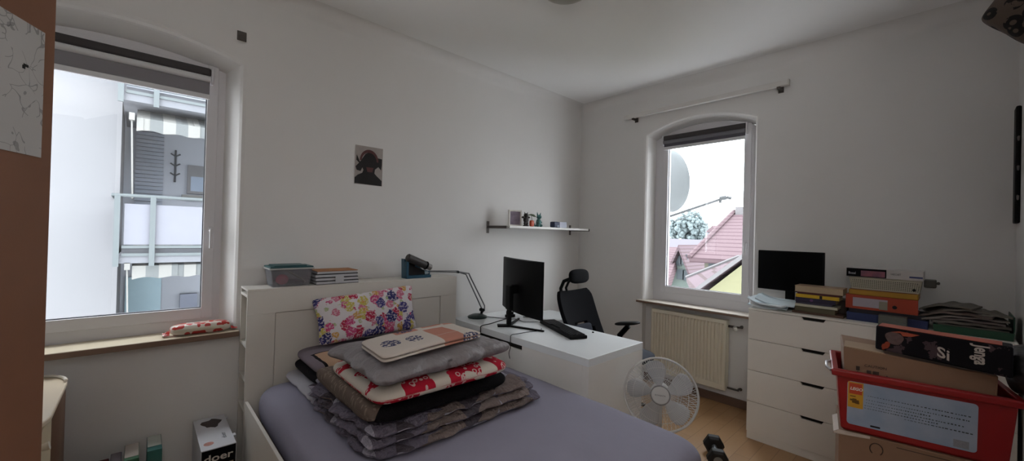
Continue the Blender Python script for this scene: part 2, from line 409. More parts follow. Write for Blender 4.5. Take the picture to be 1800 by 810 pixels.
# ------------------------------------------------------------------ wall shelf and things on it
w = thing('wall_shelf', 'narrow white wall shelf on dark metal brackets above the desk', 'shelf', (3.08, YA, 1.56))
b = B(); b.box(2.50, 3.70, 2.742, YA-.012, 1.553, 1.574); b.build('board', m_white, w, bevel=.002)
for x, cap in ((2.462, 0), (3.708, 0)):
    b = B(); b.box(x-.008, x+.012, 2.738, YA-.006, 1.546, 1.572) if x < 3 else b.box(x-.006, x+.010, 2.738, YA-.006, 1.546, 1.574)
    b.box(x-.014, x+.016, YA-.006, YA, 1.50, 1.615); b.build('bracket', m_dkmetal, w, bevel=.002)
b = B(); b.box(2.47, 2.50, 2.76, YA-.02, 1.55, 1.56); b.build('support_rail', m_dkmetal, w)
ZS = 1.574
w = thing('photo_frame', 'white framed picture standing at the left end of the wall shelf', 'picture frame', (2.68, 2.86, ZS))
ax = (V((.93, -.32, 0)).normalized(), V((.32, .93, 0)).normalized(), V((0, 0, 1)))
m_pic = M('dim_photo_print', '#8d8090', .5, var=.6, vs=24)
pc = V((2.672, 2.86, ZS+.078))
b = B()
for sx in (-1, 1): b.obox(pc+ax[0]*.061*sx, (.007, .012, .078), axes=ax)
for sz in (-1, 1): b.obox(pc+ax[2]*.071*sz, (.068, .012, .007), axes=ax)
b.obox(pc+ax[1]*.007, (.066, .003, .074), axes=ax)
b.build('frame', M('frame_white', '#e4e0da', .5), w, bevel=.002)
b = B(); b.obox(pc-ax[1]*.002, (.054, .002, .064), axes=ax); b.build('picture', m_pic, w)
def blob(b, c, r, sc=(1, 1, 1), n=12):
    c = V(c); prof = []
    vs = []; m = n//2+1
    for j in range(m+1):
        a = -math.pi/2+math.pi*j/m
        for i in range(n):
            t_ = 2*math.pi*i/n; vs.append(c+V((r*sc[0]*math.cos(a)*math.cos(t_), r*sc[1]*math.cos(a)*math.sin(t_), r*sc[2]*math.sin(a))))
    b.add(vs, [(j*n+i, j*n+(i+1) % n, (j+1)*n+(i+1) % n, (j+1)*n+i) for j in range(m) for i in range(n)])
m_figb = M('dark_figurine', '#2b2624', .6, var=.4, vs=60)
b = B(); x, y = 2.765, 2.80
b.cyl((x, y, ZS), (x, y, ZS+.012), .028); blob(b, (x-.012, y, ZS+.03), .014, (1, 1, 1.6)); blob(b, (x+.014, y, ZS+.03), .014, (1, 1, 1.6)); blob(b, (x, y, ZS+.065), .028, (1.1, .8, 1.2))
blob(b, (x, y, ZS+.108), .022, (1.1, 1, 1)); blob(b, (x-.036, y, ZS+.088), .014, (1.6, .9, .8)); blob(b, (x+.034, y, ZS+.09), .014, (1.5, .9, .8))
b.cyl((x-.014, y, ZS+.12), (x-.024, y, ZS+.142), .007, .001); b.cyl((x+.014, y, ZS+.12), (x+.022, y, ZS+.142), .007, .001)
tag(b.build('figurine', m_figb, smooth=60), 'small dark horned figurine in front of the white picture frame', 'figurine')
m_or = M('orange_wrap', '#c4512c', .5, var=.3, vs=50)
b = B(); b.slab([(2.812, 2.775, ZS+.001), (2.862, 2.775, ZS+.001), (2.862, 2.805, ZS+.001), (2.812, 2.805, ZS+.001)], (0, 0, 1), .062, e=4, prof=6, nu=12, nv=8)
tag(b.build('sweet_tin', m_or, smooth=60), 'small orange tin standing between the two figurines on the shelf', 'tin')
m_leafg = M('olive_leaf', '#4d5a3c', .6)
b = B(); 
b.tube([(2.80, 2.82, ZS+.112), (2.835, 2.80, ZS+.118), (2.87, 2.80, ZS+.112), (2.905, 2.80, ZS+.10)], [.003, .008, .012, .003], 8)
b.tube([(2.86, 2.82, ZS+.112), (2.873, 2.815, ZS+.03), (2.885, 2.815, ZS+.002)], [.003, .0025, .004], 6)
tag(b.build('leaf_ornament', m_leafg, smooth=60), 'olive leaf shaped ornament reaching over the orange tin', 'ornament')
m_teal = M('teal_dragon', '#3f6e6c', .5, var=.35, vs=70)
b = B(); x, y = 2.945, 2.80
blob(b, (x, y, ZS+.045), .030, (1, .9, 1.4)); blob(b, (x-.02, y-.01, ZS+.014), .016, (1, 1.3, .9)); blob(b, (x+.022, y-.01, ZS+.014), .016, (1, 1.3, .9))
blob(b, (x, y-.004, ZS+.10), .026, (1.05, 1, .85)); blob(b, (x-.004, y-.024, ZS+.094), .012, (1.1, 1.2, .8))
b.cyl((x-.014, y, ZS+.112), (x-.026, y, ZS+.150), .010, .001); b.cyl((x+.014, y, ZS+.112), (x+.028, y, ZS+.146), .010, .001)
b.cyl((x+.018, y, ZS+.10), (x+.042, y, ZS+.112), .008, .001); b.cyl((x-.018, y, ZS+.06), (x-.036, y-.01, ZS+.045), .008, .006); b.cyl((x+.018, y, ZS+.06), (x+.036, y-.01, ZS+.045), .008, .006)
b.tube([(x+.02, y+.012, ZS+.02), (x-.03, y+.016, ZS+.012), (x-.062, y+.004, ZS+.010), (x-.050, y, ZS+.04)], [.012, .010, .007, .002], 8)
tag(b.build('dragon_figurine', m_teal, smooth=60), 'teal horned dragon figurine sitting in the middle of the shelf', 'figurine')
w = thing('small_case', 'navy blue rounded little case on the wall shelf', 'case', (3.19, 2.80, ZS))
b = B(); b.box(3.145, 3.225, 2.765, 2.83, ZS+.0005, ZS+.062); b.build('body', M('navy_case', '#232c4a', .5), w, bevel=.012, seg=3)
b = B(); b.box(3.188, 3.222, 2.763, 2.7655, ZS+.004, ZS+.028); b.build('label', M('grey_label', '#7c8496', .5), w)
b = B(); b.box(3.232, 3.345, 2.765, 2.83, ZS+.0005, ZS+.062); tag(b.build('small_box', M('pale_lilac_box', '#b7bac9', .5), bevel=.003), 'pale rectangular little box beside the navy case on the shelf', 'box')
# ------------------------------------------------------------------ ceiling light
w = thing('ceiling_light', 'round dark-glass ceiling light cut off by the top of the picture', 'ceiling light', (1.875, 1.60, CEIL))
b = B(); b.lathe([(.17, 0), (.175, -.02), (.165, -.028)], (1.875, 1.60, CEIL-.001)); b.build('base', m_metal, w, smooth=40)
b = B(); b.lathe([(.16, -.02), (.157, -.035), (.14, -.058), (.11, -.075), (.06, -.088), (.0, -.092)], (1.875, 1.60, CEIL)); b.build('shade', M('opal_shade', '#a29f94', .3), w, smooth=60)
# ================================================================== WARDROBE with open door, sheet on it
m_wood = M('brown_veneer', '#7d5238', .55, var=.14, vs=5, bump=.06, bs=70)
w = thing('wardrobe', 'brown wooden wardrobe door standing open at the left edge', 'wardrobe', (-.8, .7, 0))
b = B(); b.box(-1.19, -.40, .15, 1.05, 0, 2.45); b.build('body', m_wood, w, bevel=.004)
du = V((.399, .917, 0)).normalized(); dn = V((du.y, -du.x, 0)); P0 = V((-.183, 1.5, 0))
A_ = P0-du*.50-dn*.001; E_ = P0+du*.036-dn*.001; c_ = (A_+E_)/2-dn*.011
b = B(); b.obox(c_+V((0, 0, 1.24)), ((E_-A_).length/2, .011, 1.19), axes=(du, dn, V((0, 0, 1)))); dr = b.build('door', m_wood, w, bevel=.002)
b = B(); b.cyl(P0-du*.03-dn*.024+V((0, 0, 1.05)), P0-du*.03-dn*.045+V((0, 0, 1.05)), .012); b.build('knob', m_metal, dr, smooth=40)
t = NT('marbled_drawing'); co = t.coord('Object', (1, 1, 1)); wp = t.n('ShaderNodeVectorMath', operation='ADD')
nz = t.n('ShaderNodeTexNoise'); nz.inputs['Scale'].default_value = 9; t.l(co, nz.inputs['Vector'])
sc = t.n('ShaderNodeVectorMath', operation='SCALE'); sc.inputs['Scale'].default_value = .22; t.l(nz.outputs['Color'], sc.inputs[0]); t.l(co, wp.inputs[0]); t.l(sc.outputs[0], wp.inputs[1])
vv = t.vor(wp.outputs[0], 17, 'DISTANCE_TO_EDGE'); ln = t.math('LESS_THAN', vv.outputs['Distance'], .022); ms = t.math('GREATER_THAN', t.noise(co, 13, 2), .5)
ln2 = t.math('MULTIPLY', ln, ms); bl = t.math('GREATER_THAN', t.noise(co, 26, 2), .70)
c1 = t.mix(t.math('MULTIPLY', ln2, .5), hexc('#b9b7b6'), hexc('#4a494a')); t.col(t.mix(t.math('MULTIPLY', bl, .45), c1, hexc('#3a3a3a'))); t.b.inputs['Roughness'].default_value = .6; m_draw = t.m
b = B(); b.obox(P0-du*.11+dn*.0006+V((0, 0, 1.81)), (.109, .0005, .152), axes=(du, dn, V((0, 0, 1))))
b.cur = 1; k = P0-du*.055+dn*.0013+V((0, 0, 1.862)); b.obox(k, (.007, .0003, .003), axes=(du, dn, V((0, 0, 1)))); b.obox(k-du*.006-V((0, 0, .005)), (.004, .0003, .004), axes=(du, dn, V((0, 0, 1))))
tag(b.build('paper_drawing', [m_draw, m_blackm]), 'white sheet with grey pencil veins taped to the brown wardrobe door', 'drawing')
# ------------------------------------------------------------------ cream chest by the wall
m_cream = M('cream_lacquer', '#cdbb9a', .4, var=.04); m_creamtop = M('cream_top', '#dccbb2', .35, var=.03); m_brnside = M('chest_brown_side', '#6b4e3b', .6)
w = thing('chest_of_drawers', 'cream rounded chest against the wall behind the open wardrobe door', 'chest', (-.6, 2.65, 0))
def rr(x0, x1, y0, y1, r, k=6):
    pts = [(x0, y0)]; 
    for (cx, cy, a0) in ((x1-r, y0+r, -90), (x1-r, y1-r, 0)):
        pts += [(cx+r*math.cos(math.radians(a0+90*i/k)), cy+r*math.sin(math.radians(a0+90*i/k))) for i in range(k+1)]
    return pts+[(x0, y1)]
b = B(); b.prism([(p[0], p[1], 0) for p in rr(-.95, -.275, 2.25, 2.965, .09)], (0, 0, .722)); b.build('body', m_cream, w, smooth=40)
b = B(); b.prism([(p[0], p[1], .723) for p in rr(-.95, -.24, 2.22, 2.99, .16, 10)], (0, 0, .022)); tp = b.build('top', m_creamtop, w, smooth=40, bevel=.005)
b = B(); e = rr(-.95, -.245, 2.22, 2.985, .16, 10)[12:]; b.tube([(p[0], p[1], .752) for p in e], .007, 8); b.build('rim', M('rim_white', '#e4dccf', .4), tp, smooth=50)
b = B(); b.prism([(p[0], p[1], .02) for p in rr(-.9, -.246, 2.62, 2.975, .12, 8)], (0, 0, .69)); b.build('side_panel', m_brnside, w, smooth=40)
for z0, z1 in ((.05, .36), (.37, .69)):
    b = B(); b.box(-.274, -.262, 2.27, 2.60, z0, z1); d = b.build('drawer', m_cream, w, bevel=.004)
    b = B(); b.cyl((-.262, 2.33, z1-.05), (-.238, 2.33, z1-.045), .012, .016, 16); b.build('knob', M('pale_knob', '#d8cfc0', .35), d, smooth=40)
# ------------------------------------------------------------------ boxes on the floor by the wall
m_boxw = M('glossy_white_card', '#cfd0d6', .35, var=.03); m_boxk = M('printed_black_card', '#0c0b10', .6, spec=.1)
w = thing('camera_gear_box', 'tall white and black product box lettered doer beside the bed', 'box', (.325, 2.78, 0))
b = B(); b.box(.252, .402, 2.565, 3.0, 0.0005, .35); b.cur = 1; b.box(.254, .400, 2.5635, 2.565, .002, .346); b.build('carton', [m_boxw, m_boxk], w, bevel=.002)
text('lettering', 'doer', .052, (.262, 2.563, .285), (1, 0, 0), (0, 0, 1), M('pale_print', '#c4c0b8', .5), w, label='pale doer lettering', sx=1.25, bold=.0008)
text('top_lettering', 'doer', .03, (.372, 2.66, .3502), (0, 1, 0), (-1, 0, 0), M('grey_print', '#55565c', .5), w, label='grey lettering on the box top', sx=1.3)
b = B(); b.prism([(.33+.045*math.cos(a)*(1+.25*math.sin(3*a)), 2.90+.06*math.sin(a)*(1+.2*math.cos(5*a)), .3502) for a in [i*math.pi/9 for i in range(18)]], (0, 0, .0006)); b.build('printed_picture', M('dark_print', '#3a2f2e', .5, var=.5, vs=60), w)
b = B(); b.prism([(.29+.022*math.cos(a), 2.635+.022*math.sin(a), .3502) for a in [i*math.pi/8 for i in range(16)]], (0, 0, .0006)); b.build('printed_seal', M('red_print', '#b27e74', .5, var=.6, vs=90), w)
b = B(); b.box(.402, .414, 2.66, 2.69, .343, .3505); b.build('tuck_flap', m_boxw, w)
b = B(); b.box(.402, .412, 2.93, 2.95, .343, .3505); b.build('tuck_flap', m_boxw, w)
b = B(); b.box(.30, .39, 2.562, 2.5635, .12, .262); b.build('front_picture', M('tan_print', '#a08c72', .5, var=.4, vs=30), w)
def small_box(label, x0, x1, y0, y1, z1, c_side, c_top, ang=0, split=None, cat='box'):
    w = thing('small_carton', label, cat, ((x0+x1)/2, (y0+y1)/2, 0), 'small cartons on the floor by the left wall')
    b = B(); b.box(x0, x1, y0, y1, .0005, z1-.001); b.build('carton', M('carton'+c_side, c_side, .45), w, bevel=.002)
    b = B(); b.box(x0+.002, x1-.002, y0+(split or .003), y1-.002, z1-.001, z1); b.build('lid_print', M('lid'+c_top, c_top, .45, var=.1, vs=40), w)
    return w
small_box('narrow teal carton with pale lid, nearest to the white lettered box', .050, .108, 2.74, 2.93, .35, '#2a6a66', '#b9beb6', split=.05)
small_box('narrow green carton with pale lid, left of the teal one', -.035, .020, 2.70, 2.89, .35, '#2c5c40', '#b3a9a0', split=.03)
small_box('thin blue carton leaning row, left of the green one', -.085, -.045, 2.66, 2.86, .335, '#27324e', '#6a6068')
small_box('low dark red carton at the left end of the row on the floor', -.20, -.092, 2.64, 2.90, .30, '#4c1d22', '#5c2228')
# ------------------------------------------------------------------ snack pack on the sill
t = NT('red_white_wrapper'); co = t.coord('Object', (1, 1, 1)); v1 = t.vor(co, 34); f = t.math('LESS_THAN', v1.outputs['Distance'], .55)
t.col(t.mix(f, hexc('#d8cdc2'), hexc('#b8322c'))); t.b.inputs['Roughness'].default_value = .3; m_wrap = t.m
w = thing('snack_packet', 'long red and white plastic packet lying on the left window sill', 'packet', (.275, 3.02, .861))
q = [(.135, 2.985, .862), (.425, 2.99, .862), (.425, 3.085, .862), (.135, 3.075, .862)]
b = B(); b.slab(q, (0, 0, 1), .062, e=5, prof=6, nu=36, nv=14, amp=.006, fr=22, seed=2); b.build('packet', m_wrap, w, smooth=60)
b = B(); b.slab([(.15, 2.979, .885), (.39, 2.983, .885), (.39, 2.984, .905), (.15, 2.98, .905)], (0, -1, 0), .004, nu=14, nv=6); b.build('white_band', M('cream_band', '#cfc8b4', .4), w, smooth=60, label='plain cream side band')
for s, x in ((-1, .135), (1, .425)):
    b = B(); n_ = 8
    for k in range(n_):
        y0 = 2.995+.075*k/n_; b.add([(x, y0, .872), (x, y0+.075/n_, .884 if k % 2 else .870), (x+s*.032, y0+.088/n_+.0, .869 if k % 2 else .878), (x+s*.032, y0-.003, .874)], [(0, 1, 2, 3)])
    o = b.build('crimped_end', m_wrap, w); mm = o.modifiers.new('s', 'SOLIDIFY'); mm.thickness = .0015
# ================================================================== BED
m_bedw = M('bed_white', '#dbd6ce', .5, var=.02)
m_sheet = M('purple_grey_sheet', '#918e9e', .9, var=.06, vs=6, bump=.15, bs=25, bd=.01, spec=.2)
bed = thing('double_bed', 'white double bed with storage headboard and purple-grey fitted sheet', 'bed', (1.21, 1.9, 0))
hx0, hx1, hy0, hy1, hz = .470, 1.956, 2.788, 3.0, 1.131
b = B(); px0, px1, pz0, pz1 = .617, 1.804, .25, .98
b.box(hx0, hx1, hy0, hy0+.02, pz1, hz-.012); b.box(hx0, hx1, hy0, hy0+.02, 0, pz0); b.box(hx0, px0, hy0, hy0+.02, pz0, pz1); b.box(px1, hx1, hy0, hy0+.02, pz0, pz1)
b.box(px0+.003, px1-.003, hy0+.007, hy0+.016, pz0+.003, pz1-.003); b.box(px0-.001, px1+.001, hy0+.017, hy0+.02, pz0-.001, pz1+.001)
b.box(hx0, hx1, hy1-.012, hy1, 0, hz-.012); b.box(hx0, hx1, hy0, hy1, hz-.012, hz)
b.box(hx1-.018, hx1, hy0+.02, hy1-.012, 0, hz-.012)
for z in (1.098, .80, .60, .42, .02): b.box(hx0, hx1-.018, hy0+.02, hy1-.012, z-.016, z)
b.box(hx0+.26, hx0+.272, hy0+.02, hy1-.012, 0, hz-.012)
b.build('headboard', m_bedw, bed, bevel=.0015)
b = B(); b.box(hx0+.262-.004, hx0+.2595, hy0+.021, hy1-.013, .801, 1.081); b.build('cubby_back', M('pale_green_card', '#8b9a7c', .7), bed)
b = B(); b.box(.472, .488, .72, hy0-.001, .13, .475); b.build('side_rail', m_bedw, bed, bevel=.002)
b = B(); b.box(1.925, 1.941, .80, hy0-.001, .13, .325); b.build('side_rail', m_bedw, bed, bevel=.002)
b = B(); b.box(.489, 1.924, .80, .82, .13, .325); b.build('foot_rail', m_bedw, bed, bevel=.002)
for x in (.50, 1.91):
    b = B(); b.box(x-.02, x+.02, .83, .87, 0, .13); b.build('leg', m_bedw, bed)
b = B(); b.box(.50, 1.93, .76, 2.77, .27, .33); b.build('slatted_base', m_card, bed)
b = B(); b.slab([(.517, .735, .335), (1.965, .735, .335), (1.965, 2.782, .335), (.517, 2.782, .335)], (0, 0, 1), .247, e=18, prof=16, nu=70, nv=80, amp=.006, fr=3.2, seed=4)
b.build('mattress', m_sheet, bed, smooth=60)
# ------------------------------------------------------------------ bedding stacked on the bed
def uvc(t, scale=1, loc=(0, 0, 0)): return t.coord('UV', (scale, scale, scale), loc)
def fabric_base(t, co, k=.25):
    t.b.inputs['Roughness'].default_value = .92; t.b.inputs['Specular IOR Level'].default_value = .15
    t.bump(t.noise(co, 14, 5, .6), k, .02)
# floral
t = NT('floral_cotton'); co = uvc(t); c = hexc('#d9d3d6'); wn = t.n('ShaderNodeTexNoise'); wn.inputs['Scale'].default_value = 45; t.l(co, wn.inputs['Vector'])
sc = t.n('ShaderNodeVectorMath', operation='SCALE'); sc.inputs['Scale'].default_value = .028; t.l(wn.outputs['Color'], sc.inputs[0])
for i, (h, s_, r_, th) in enumerate((('#a9b48c', 20, .26, .3), ('#c8748c', 14, .40, .35), ('#c2b45e', 10, .38, .50), ('#b43450', 12, .44, .42), ('#c99a50', 14, .36, .50), ('#c4507c', 11, .40, .45), ('#4b4680', 10.5, .41, .52), ('#33356a', 9, .44, .62))):
    ad = t.n('ShaderNodeVectorMath', operation='ADD'); t.l(uvc(t, 1, (i*.37+.11, i*.53, 0)), ad.inputs[0]); t.l(sc.outputs[0], ad.inputs[1])
    v = t.vor(ad.outputs[0], s_, rand=.9); sep = t.n('ShaderNodeSeparateColor'); t.l(v.outputs['Color'], sep.inputs[0])
    f = t.math('MULTIPLY', t.math('LESS_THAN', v.outputs['Distance'], r_), t.math('GREATER_THAN', sep.outputs[0], th))
    pet = t.noise(uvc(t, 1, (i, 0, 0)), 75, 2); cc = t.mix(t.math('MULTIPLY', t.math('GREATER_THAN', pet, .54), .55), hexc(h), hexc('#dcd0d4'))
    c = t.mix(f, c, cc)
t.col(c); fabric_base(t, co, .15); m_floral = t.m
def up(q, dz): return [V(p)+V((0, 0, dz)) for p in q]
# pillow against the headboard
TL, TR, BL, BR = at(545, 527, 'y', 2.735), at(724, 500, 'y', 2.735), at(560, 606, 'y', 2.60), at(733, 575, 'y', 2.60)
Nn = (BR-BL).cross(TL-BL).normalized()
BL = BL-V((0, 0, .012)); BR = BR-V((0, 0, .012))
b = B(); b.slab([BL+Nn*-.055, BR+Nn*-.055, TR+Nn*-.055, TL+Nn*-.055], Nn, .12, e=14, prof=2, nu=44, nv=30, amp=.010, fr=7, seed=9, pinch=.06, sag=lambda a, b_: -.0)
tag(b.build('floral_pillow', m_floral, smooth=70), 'white pillow with pink, blue and yellow flowers leaning on the headboard', 'pillow')
m_pilb = M('pale_grey_pillow', '#a9a7ae', .9, var=.08, vs=25, bump=.2, bs=40)
b = B(); b.slab([(.665, 2.20, .583), (1.40, 2.20, .583), (1.42, 2.73, .583), (.665, 2.775, .583)], (0, 0, 1), .05, e=9, prof=4, nu=40, nv=30, amp=.008, fr=9, seed=12, edge=.012)
tag(b.build('flat_pillow', m_pilb, smooth=70), 'flat pale grey pillow peeking out underneath the brown blanket and the comforter', 'pillow')
# brown folded blanket
t = NT('brown_patch_blanket'); co = uvc(t); sp = t.n('ShaderNodeSeparateXYZ'); t.l(co, sp.inputs[0])
wx = t.math('ADD', sp.outputs[0], t.math('MULTIPLY', t.noise(co, 5, 2), .06))
f1 = t.math('MULTIPLY', t.math('GREATER_THAN', wx, .08), t.math('LESS_THAN', wx, .30)); f1 = t.math('MULTIPLY', f1, t.math('LESS_THAN', sp.outputs[1], .24))
f2 = t.math('SUBTRACT', t.math('MULTIPLY', t.math('GREATER_THAN', wx, .065), t.math('LESS_THAN', wx, .32)), f1); f2 = t.math('MULTIPLY', f2, t.math('LESS_THAN', sp.outputs[1], .255))
c = t.mix(f1, hexc('#756b72'), hexc('#b09077')); c = t.mix(f2, c, hexc('#131013')); t.col(c); fabric_base(t, co); m_brown = t.m
m_blkf = M('black_fleece', '#141214', .97, var=.35, vs=60, bump=.5, bs=140, bd=.01, spec=.1)
w = thing('folded_blanket', 'dark mauve and tan folded blanket with black edging below the floral pillow', 'blanket', (1.1, 2.5, .63))
b = B()
q = [(.715, 2.27, .632), (1.48, 2.27, .632), (1.50, 2.70, .632), (.715, 2.74, .632)]
b.slab(up(q, .062), (0, 0, 1), .075, e=8, prof=8, nu=44, nv=28, amp=.012, fr=5, seed=22); b.build('blanket_folds', m_brown, w, smooth=70)
b = B(); b.slab([(.700, 2.262, .640), (1.47, 2.262, .640), (1.48, 2.70, .640), (.700, 2.735, .640)], (0, 0, 1), .075, e=8, prof=5, nu=30, nv=20, amp=.004, fr=7, seed=23); b.build('black_edging', m_blkf, w, smooth=70)
# comforter, three folds
t = NT('mauve_comforter'); co = uvc(t); v = t.vor(uvc(t, 1, (0, 0, 0)), 7, 'F1'); sep = t.n('ShaderNodeSeparateColor'); t.l(v.outputs['Color'], sep.inputs[0])
c = t.mix(t.math('GREATER_THAN', sep.outputs[0], .55), hexc('#77707e'), hexc('#a9a4b0')); c = t.mix(t.math('GREATER_THAN', sep.outputs[1], .72), c, hexc('#554e55'))
c = t.mix(t.math('GREATER_THAN', sep.outputs[2], .8), c, hexc('#877873'))
t.col(c); t.b.inputs['Roughness'].default_value = .9; t.b.inputs['Specular IOR Level'].default_value = .15
t.bump(t.math('ADD', t.noise(t.coord('UV', (6, 22, 1)), 2.5, 4, .6), t.noise(t.coord('UV', (22, 6, 1)), 2.5, 4, .6)), .9, .05); m_comf = t.m
b = B()
q = [(.66, 1.475, .584), (1.67, 1.50, .584), (1.66, 2.36, .584), (.665, 2.36, .584)]
b.slab(q, (0, 0, 1), .052, e=10, prof=8, nu=130, nv=110, amp=.012, fr=9, seed=31, edge=.035, crum=(16, 34, .5))
b.slab([(.665, 1.49, .628), (1.66, 1.52, .628), (1.64, 2.34, .628), (.67, 2.35, .628)], (0, 0, 1), .046, e=10, prof=8, nu=130, nv=110, amp=.014, fr=9, seed=32, edge=.045, crum=(16, 34, .6))
b.slab([(.675, 1.50, .662), (1.62, 1.55, .662), (1.60, 2.32, .662), (.68, 2.33, .662)], (0, 0, 1), .042, e=9, prof=8, nu=130, nv=110, amp=.016, fr=9, seed=33, edge=.045, crum=(16, 34, .6))
tag(b.build('comforter', m_comf, smooth=70), 'mauve-grey patchwork comforter folded in layers directly on the purple sheet, bottom of the pile', 'comforter')
# black / brown fur blanket
t = NT('brown_knit'); co = uvc(t); vv = t.vor(t.coord('UV', (1, 1, 1)), 55); c = t.mix(t.math('LESS_THAN', vv.outputs['Distance'], .35), hexc('#6a5d54'), hexc('#83756a')); t.col(c); fabric_base(t, co, .4); m_knit = t.m
w = thing('fleece_blanket', 'thick black fleece blanket with brown knitted side, folded under the red-patterned one', 'blanket', (1.05, 1.85, .70))
b = B(); b.slab([(.70, 1.515, .697), (1.44, 1.535, .697), (1.44, 2.20, .697), (.705, 2.21, .697)], (0, 0, 1), .092, e=10, prof=5, nu=60, nv=44, amp=.006, fr=8, seed=41); b.build('black_fold', m_blkf, w, smooth=70)
b = B(); b.slab([(.682, 1.555, .700), (.80, 1.555, .700), (.80, 2.23, .700), (.68, 2.23, .700)], (0, 0, 1), .098, e=8, prof=3, nu=20, nv=50, amp=.010, fr=14, seed=42); b.build('knitted_side', m_knit, w, smooth=70)
# red and white blanket
t = NT('red_damask'); co = uvc(t); sp = t.n('ShaderNodeSeparateXYZ'); t.l(co, sp.inputs[0])
v = t.vor(uvc(t, 1, (.02, .3, 0)), 5.2, rand=.75); sep = t.n('ShaderNodeSeparateColor'); t.l(v.outputs['Color'], sep.inputs[0])
big = t.math('GREATER_THAN', t.noise(uvc(t, 1, (.1, .2, 0)), 7, 1), .49)
vs2 = t.vor(uvc(t), 34, rand=.9); ring = t.math('LESS_THAN', t.math('ABSOLUTE', t.math('SUBTRACT', vs2.outputs['Distance'], .34)), .085)
c = t.mix(big, hexc('#cdc4b8'), t.mix(ring, hexc('#b01f33'), hexc('#cdb0ab'))); t.col(c); fabric_base(t, co, .2); m_red = t.m
b = B(); b.slab([(.69, 1.50, .783), (1.40, 1.495, .783), (1.41, 2.06, .783), (.695, 2.06, .783)], (0, 0, 1), .088, e=10, prof=5, nu=60, nv=44, amp=.006, fr=7, seed=51)
tag(b.build('red_damask_blanket', m_red, smooth=70), 'off-white folded blanket with red curled ornament in the middle of the pile', 'blanket')
# grey pillow
m_gpil = M('crushed_grey_cover', '#858083', .55, var=.22, vs=9, bump=.9, bs=16, bd=.03, spec=.5)
b = B(); b.slab([(.66, 1.455, .858), (1.43, 1.515, .858), (1.41, 1.96, .858), (.66, 2.0, .858)], (0, 0, 1), .118, e=14, prof=2, nu=100, nv=80, amp=.028, fr=5, seed=61, pinch=.07, edge=.03, crum=(9, 22, .35))
tag(b.build('grey_pillow', m_gpil, smooth=70), 'crumpled shiny grey pillow lying on top of the red ornamented blanket', 'pillow')
# folded duvet cover on top
t = NT('cream_salmon_print'); co = uvc(t); v = t.vor(uvc(t, 1, (.13, .05, 0)), 6.2, rand=.5); v.distance = 'CHEBYCHEV'; sep = t.n('ShaderNodeSeparateColor'); t.l(v.outputs['Color'], sep.inputs[0])
c = t.mix(t.math('MULTIPLY', t.math('LESS_THAN', v.outputs['Distance'], .42), t.math('GREATER_THAN', sep.outputs[0], .38)), hexc('#cdc3ba'), hexc('#b98170'))
v2 = t.vor(uvc(t, 1, (.4, .21, 0)), 7, rand=.6); sp2 = t.n('ShaderNodeSeparateColor'); t.l(v2.outputs['Color'], sp2.inputs[0])
pet = t.math('GREATER_THAN', t.noise(co, 60, 2), .47)
c = t.mix(t.math('MULTIPLY', pet, t.math('MULTIPLY', t.math('LESS_THAN', v2.outputs['Distance'], .42), t.math('GREATER_THAN', sp2.outputs[0], .35))), c, hexc('#4a4c68'))
t.col(c); fabric_base(t, co, .15); m_cover = t.m
b = B(); q = [(.715, 1.50, .975), (1.28, 1.585, .975), (1.29, 1.90, .968), (.74, 1.80, .972)]
b.slab(up(q, 0), (0, 0, 1), .018, e=14, prof=8, nu=44, nv=24, amp=.005, fr=6, seed=71, sag=lambda a, b_: -.02*(a-.5)**2); b.slab(up(q, .014), (0, 0, 1), .022, e=14, prof=8, nu=44, nv=24, amp=.006, fr=6, seed=72, sag=lambda a, b_: -.02*(a-.5)**2)
tag(b.build('folded_duvet_cover', m_cover, smooth=70), 'cream duvet cover with salmon patches and blue flowers folded flat on top of the pile', 'duvet cover')
# ------------------------------------------------------------------ things on the headboard
HT = hz
m_box = clear('cloudy_plastic', (.85, .85, .87, 1), .06, .15, fog=.18, fogcol=(.5, .5, .53, 1))
w = thing('storage_box', 'small clear plastic box with a teal lid on the headboard', 'storage box', (.71, 2.90, HT))
def tub(b, x0, x1, y0, y1, z0, z1, flare, th=.003, rim=0):
    o0 = [(x0+flare, y0+flare), (x1-flare, y0+flare), (x1-flare, y1-flare), (x0+flare, y1-flare)]; o1 = [(x0, y0), (x1, y0), (x1, y1), (x0, y1)]
    i0 = [(x0+flare+th, y0+flare+th), (x1-flare-th, y0+flare+th), (x1-flare-th, y1-flare-th), (x0+flare+th, y1-flare-th)]; i1 = [(x0+th, y0+th), (x1-th, y0+th), (x1-th, y1-th), (x0+th, y1-th)]
    vs = [(p[0], p[1], z0) for p in o0]+[(p[0], p[1], z1) for p in o1]+[(p[0], p[1], z1) for p in i1]+[(p[0], p[1], z0+th) for p in i0]
    fs = [(3, 2, 1, 0)]+[(i, (i+1) % 4, (i+1) % 4+4, i+4) for i in range(4)]+[(4+i, (i+1) % 4+4, (i+1) % 4+8, i+8) for i in range(4)]+[(8+i, (i+1) % 4+8, (i+1) % 4+12, i+12) for i in range(4)]+[(12, 13, 14, 15)]
    b.add(vs, fs)
b = B(); tub(b, .592, .832, 2.812, 2.985, HT+.001, HT+.116, .014); b.build('body', m_box, w, bevel=.002)
b = B(); b.box(.583, .841, 2.803, 2.994, HT+.108, HT+.118); b.build('rim', M('milky_rim', '#b8b8b6', .4), w, bevel=.003)
b = B(); b.box(.588, .836, 2.808, 2.989, HT+.118, HT+.128); b.box(.612, .80, 2.82, 2.975, HT+.128, HT+.134); b.build('lid', M('teal_lid', '#1d4f54', .45, var=.1), w, bevel=.003)
b = B(); blob(b, (.665, 2.86, HT+.042), .034, (1.1, .9, 1)); tag(b.build('toy_ball', M('pink_soft', '#c4485a', .6), smooth=60), 'pink ball inside the clear plastic box', 'ball')
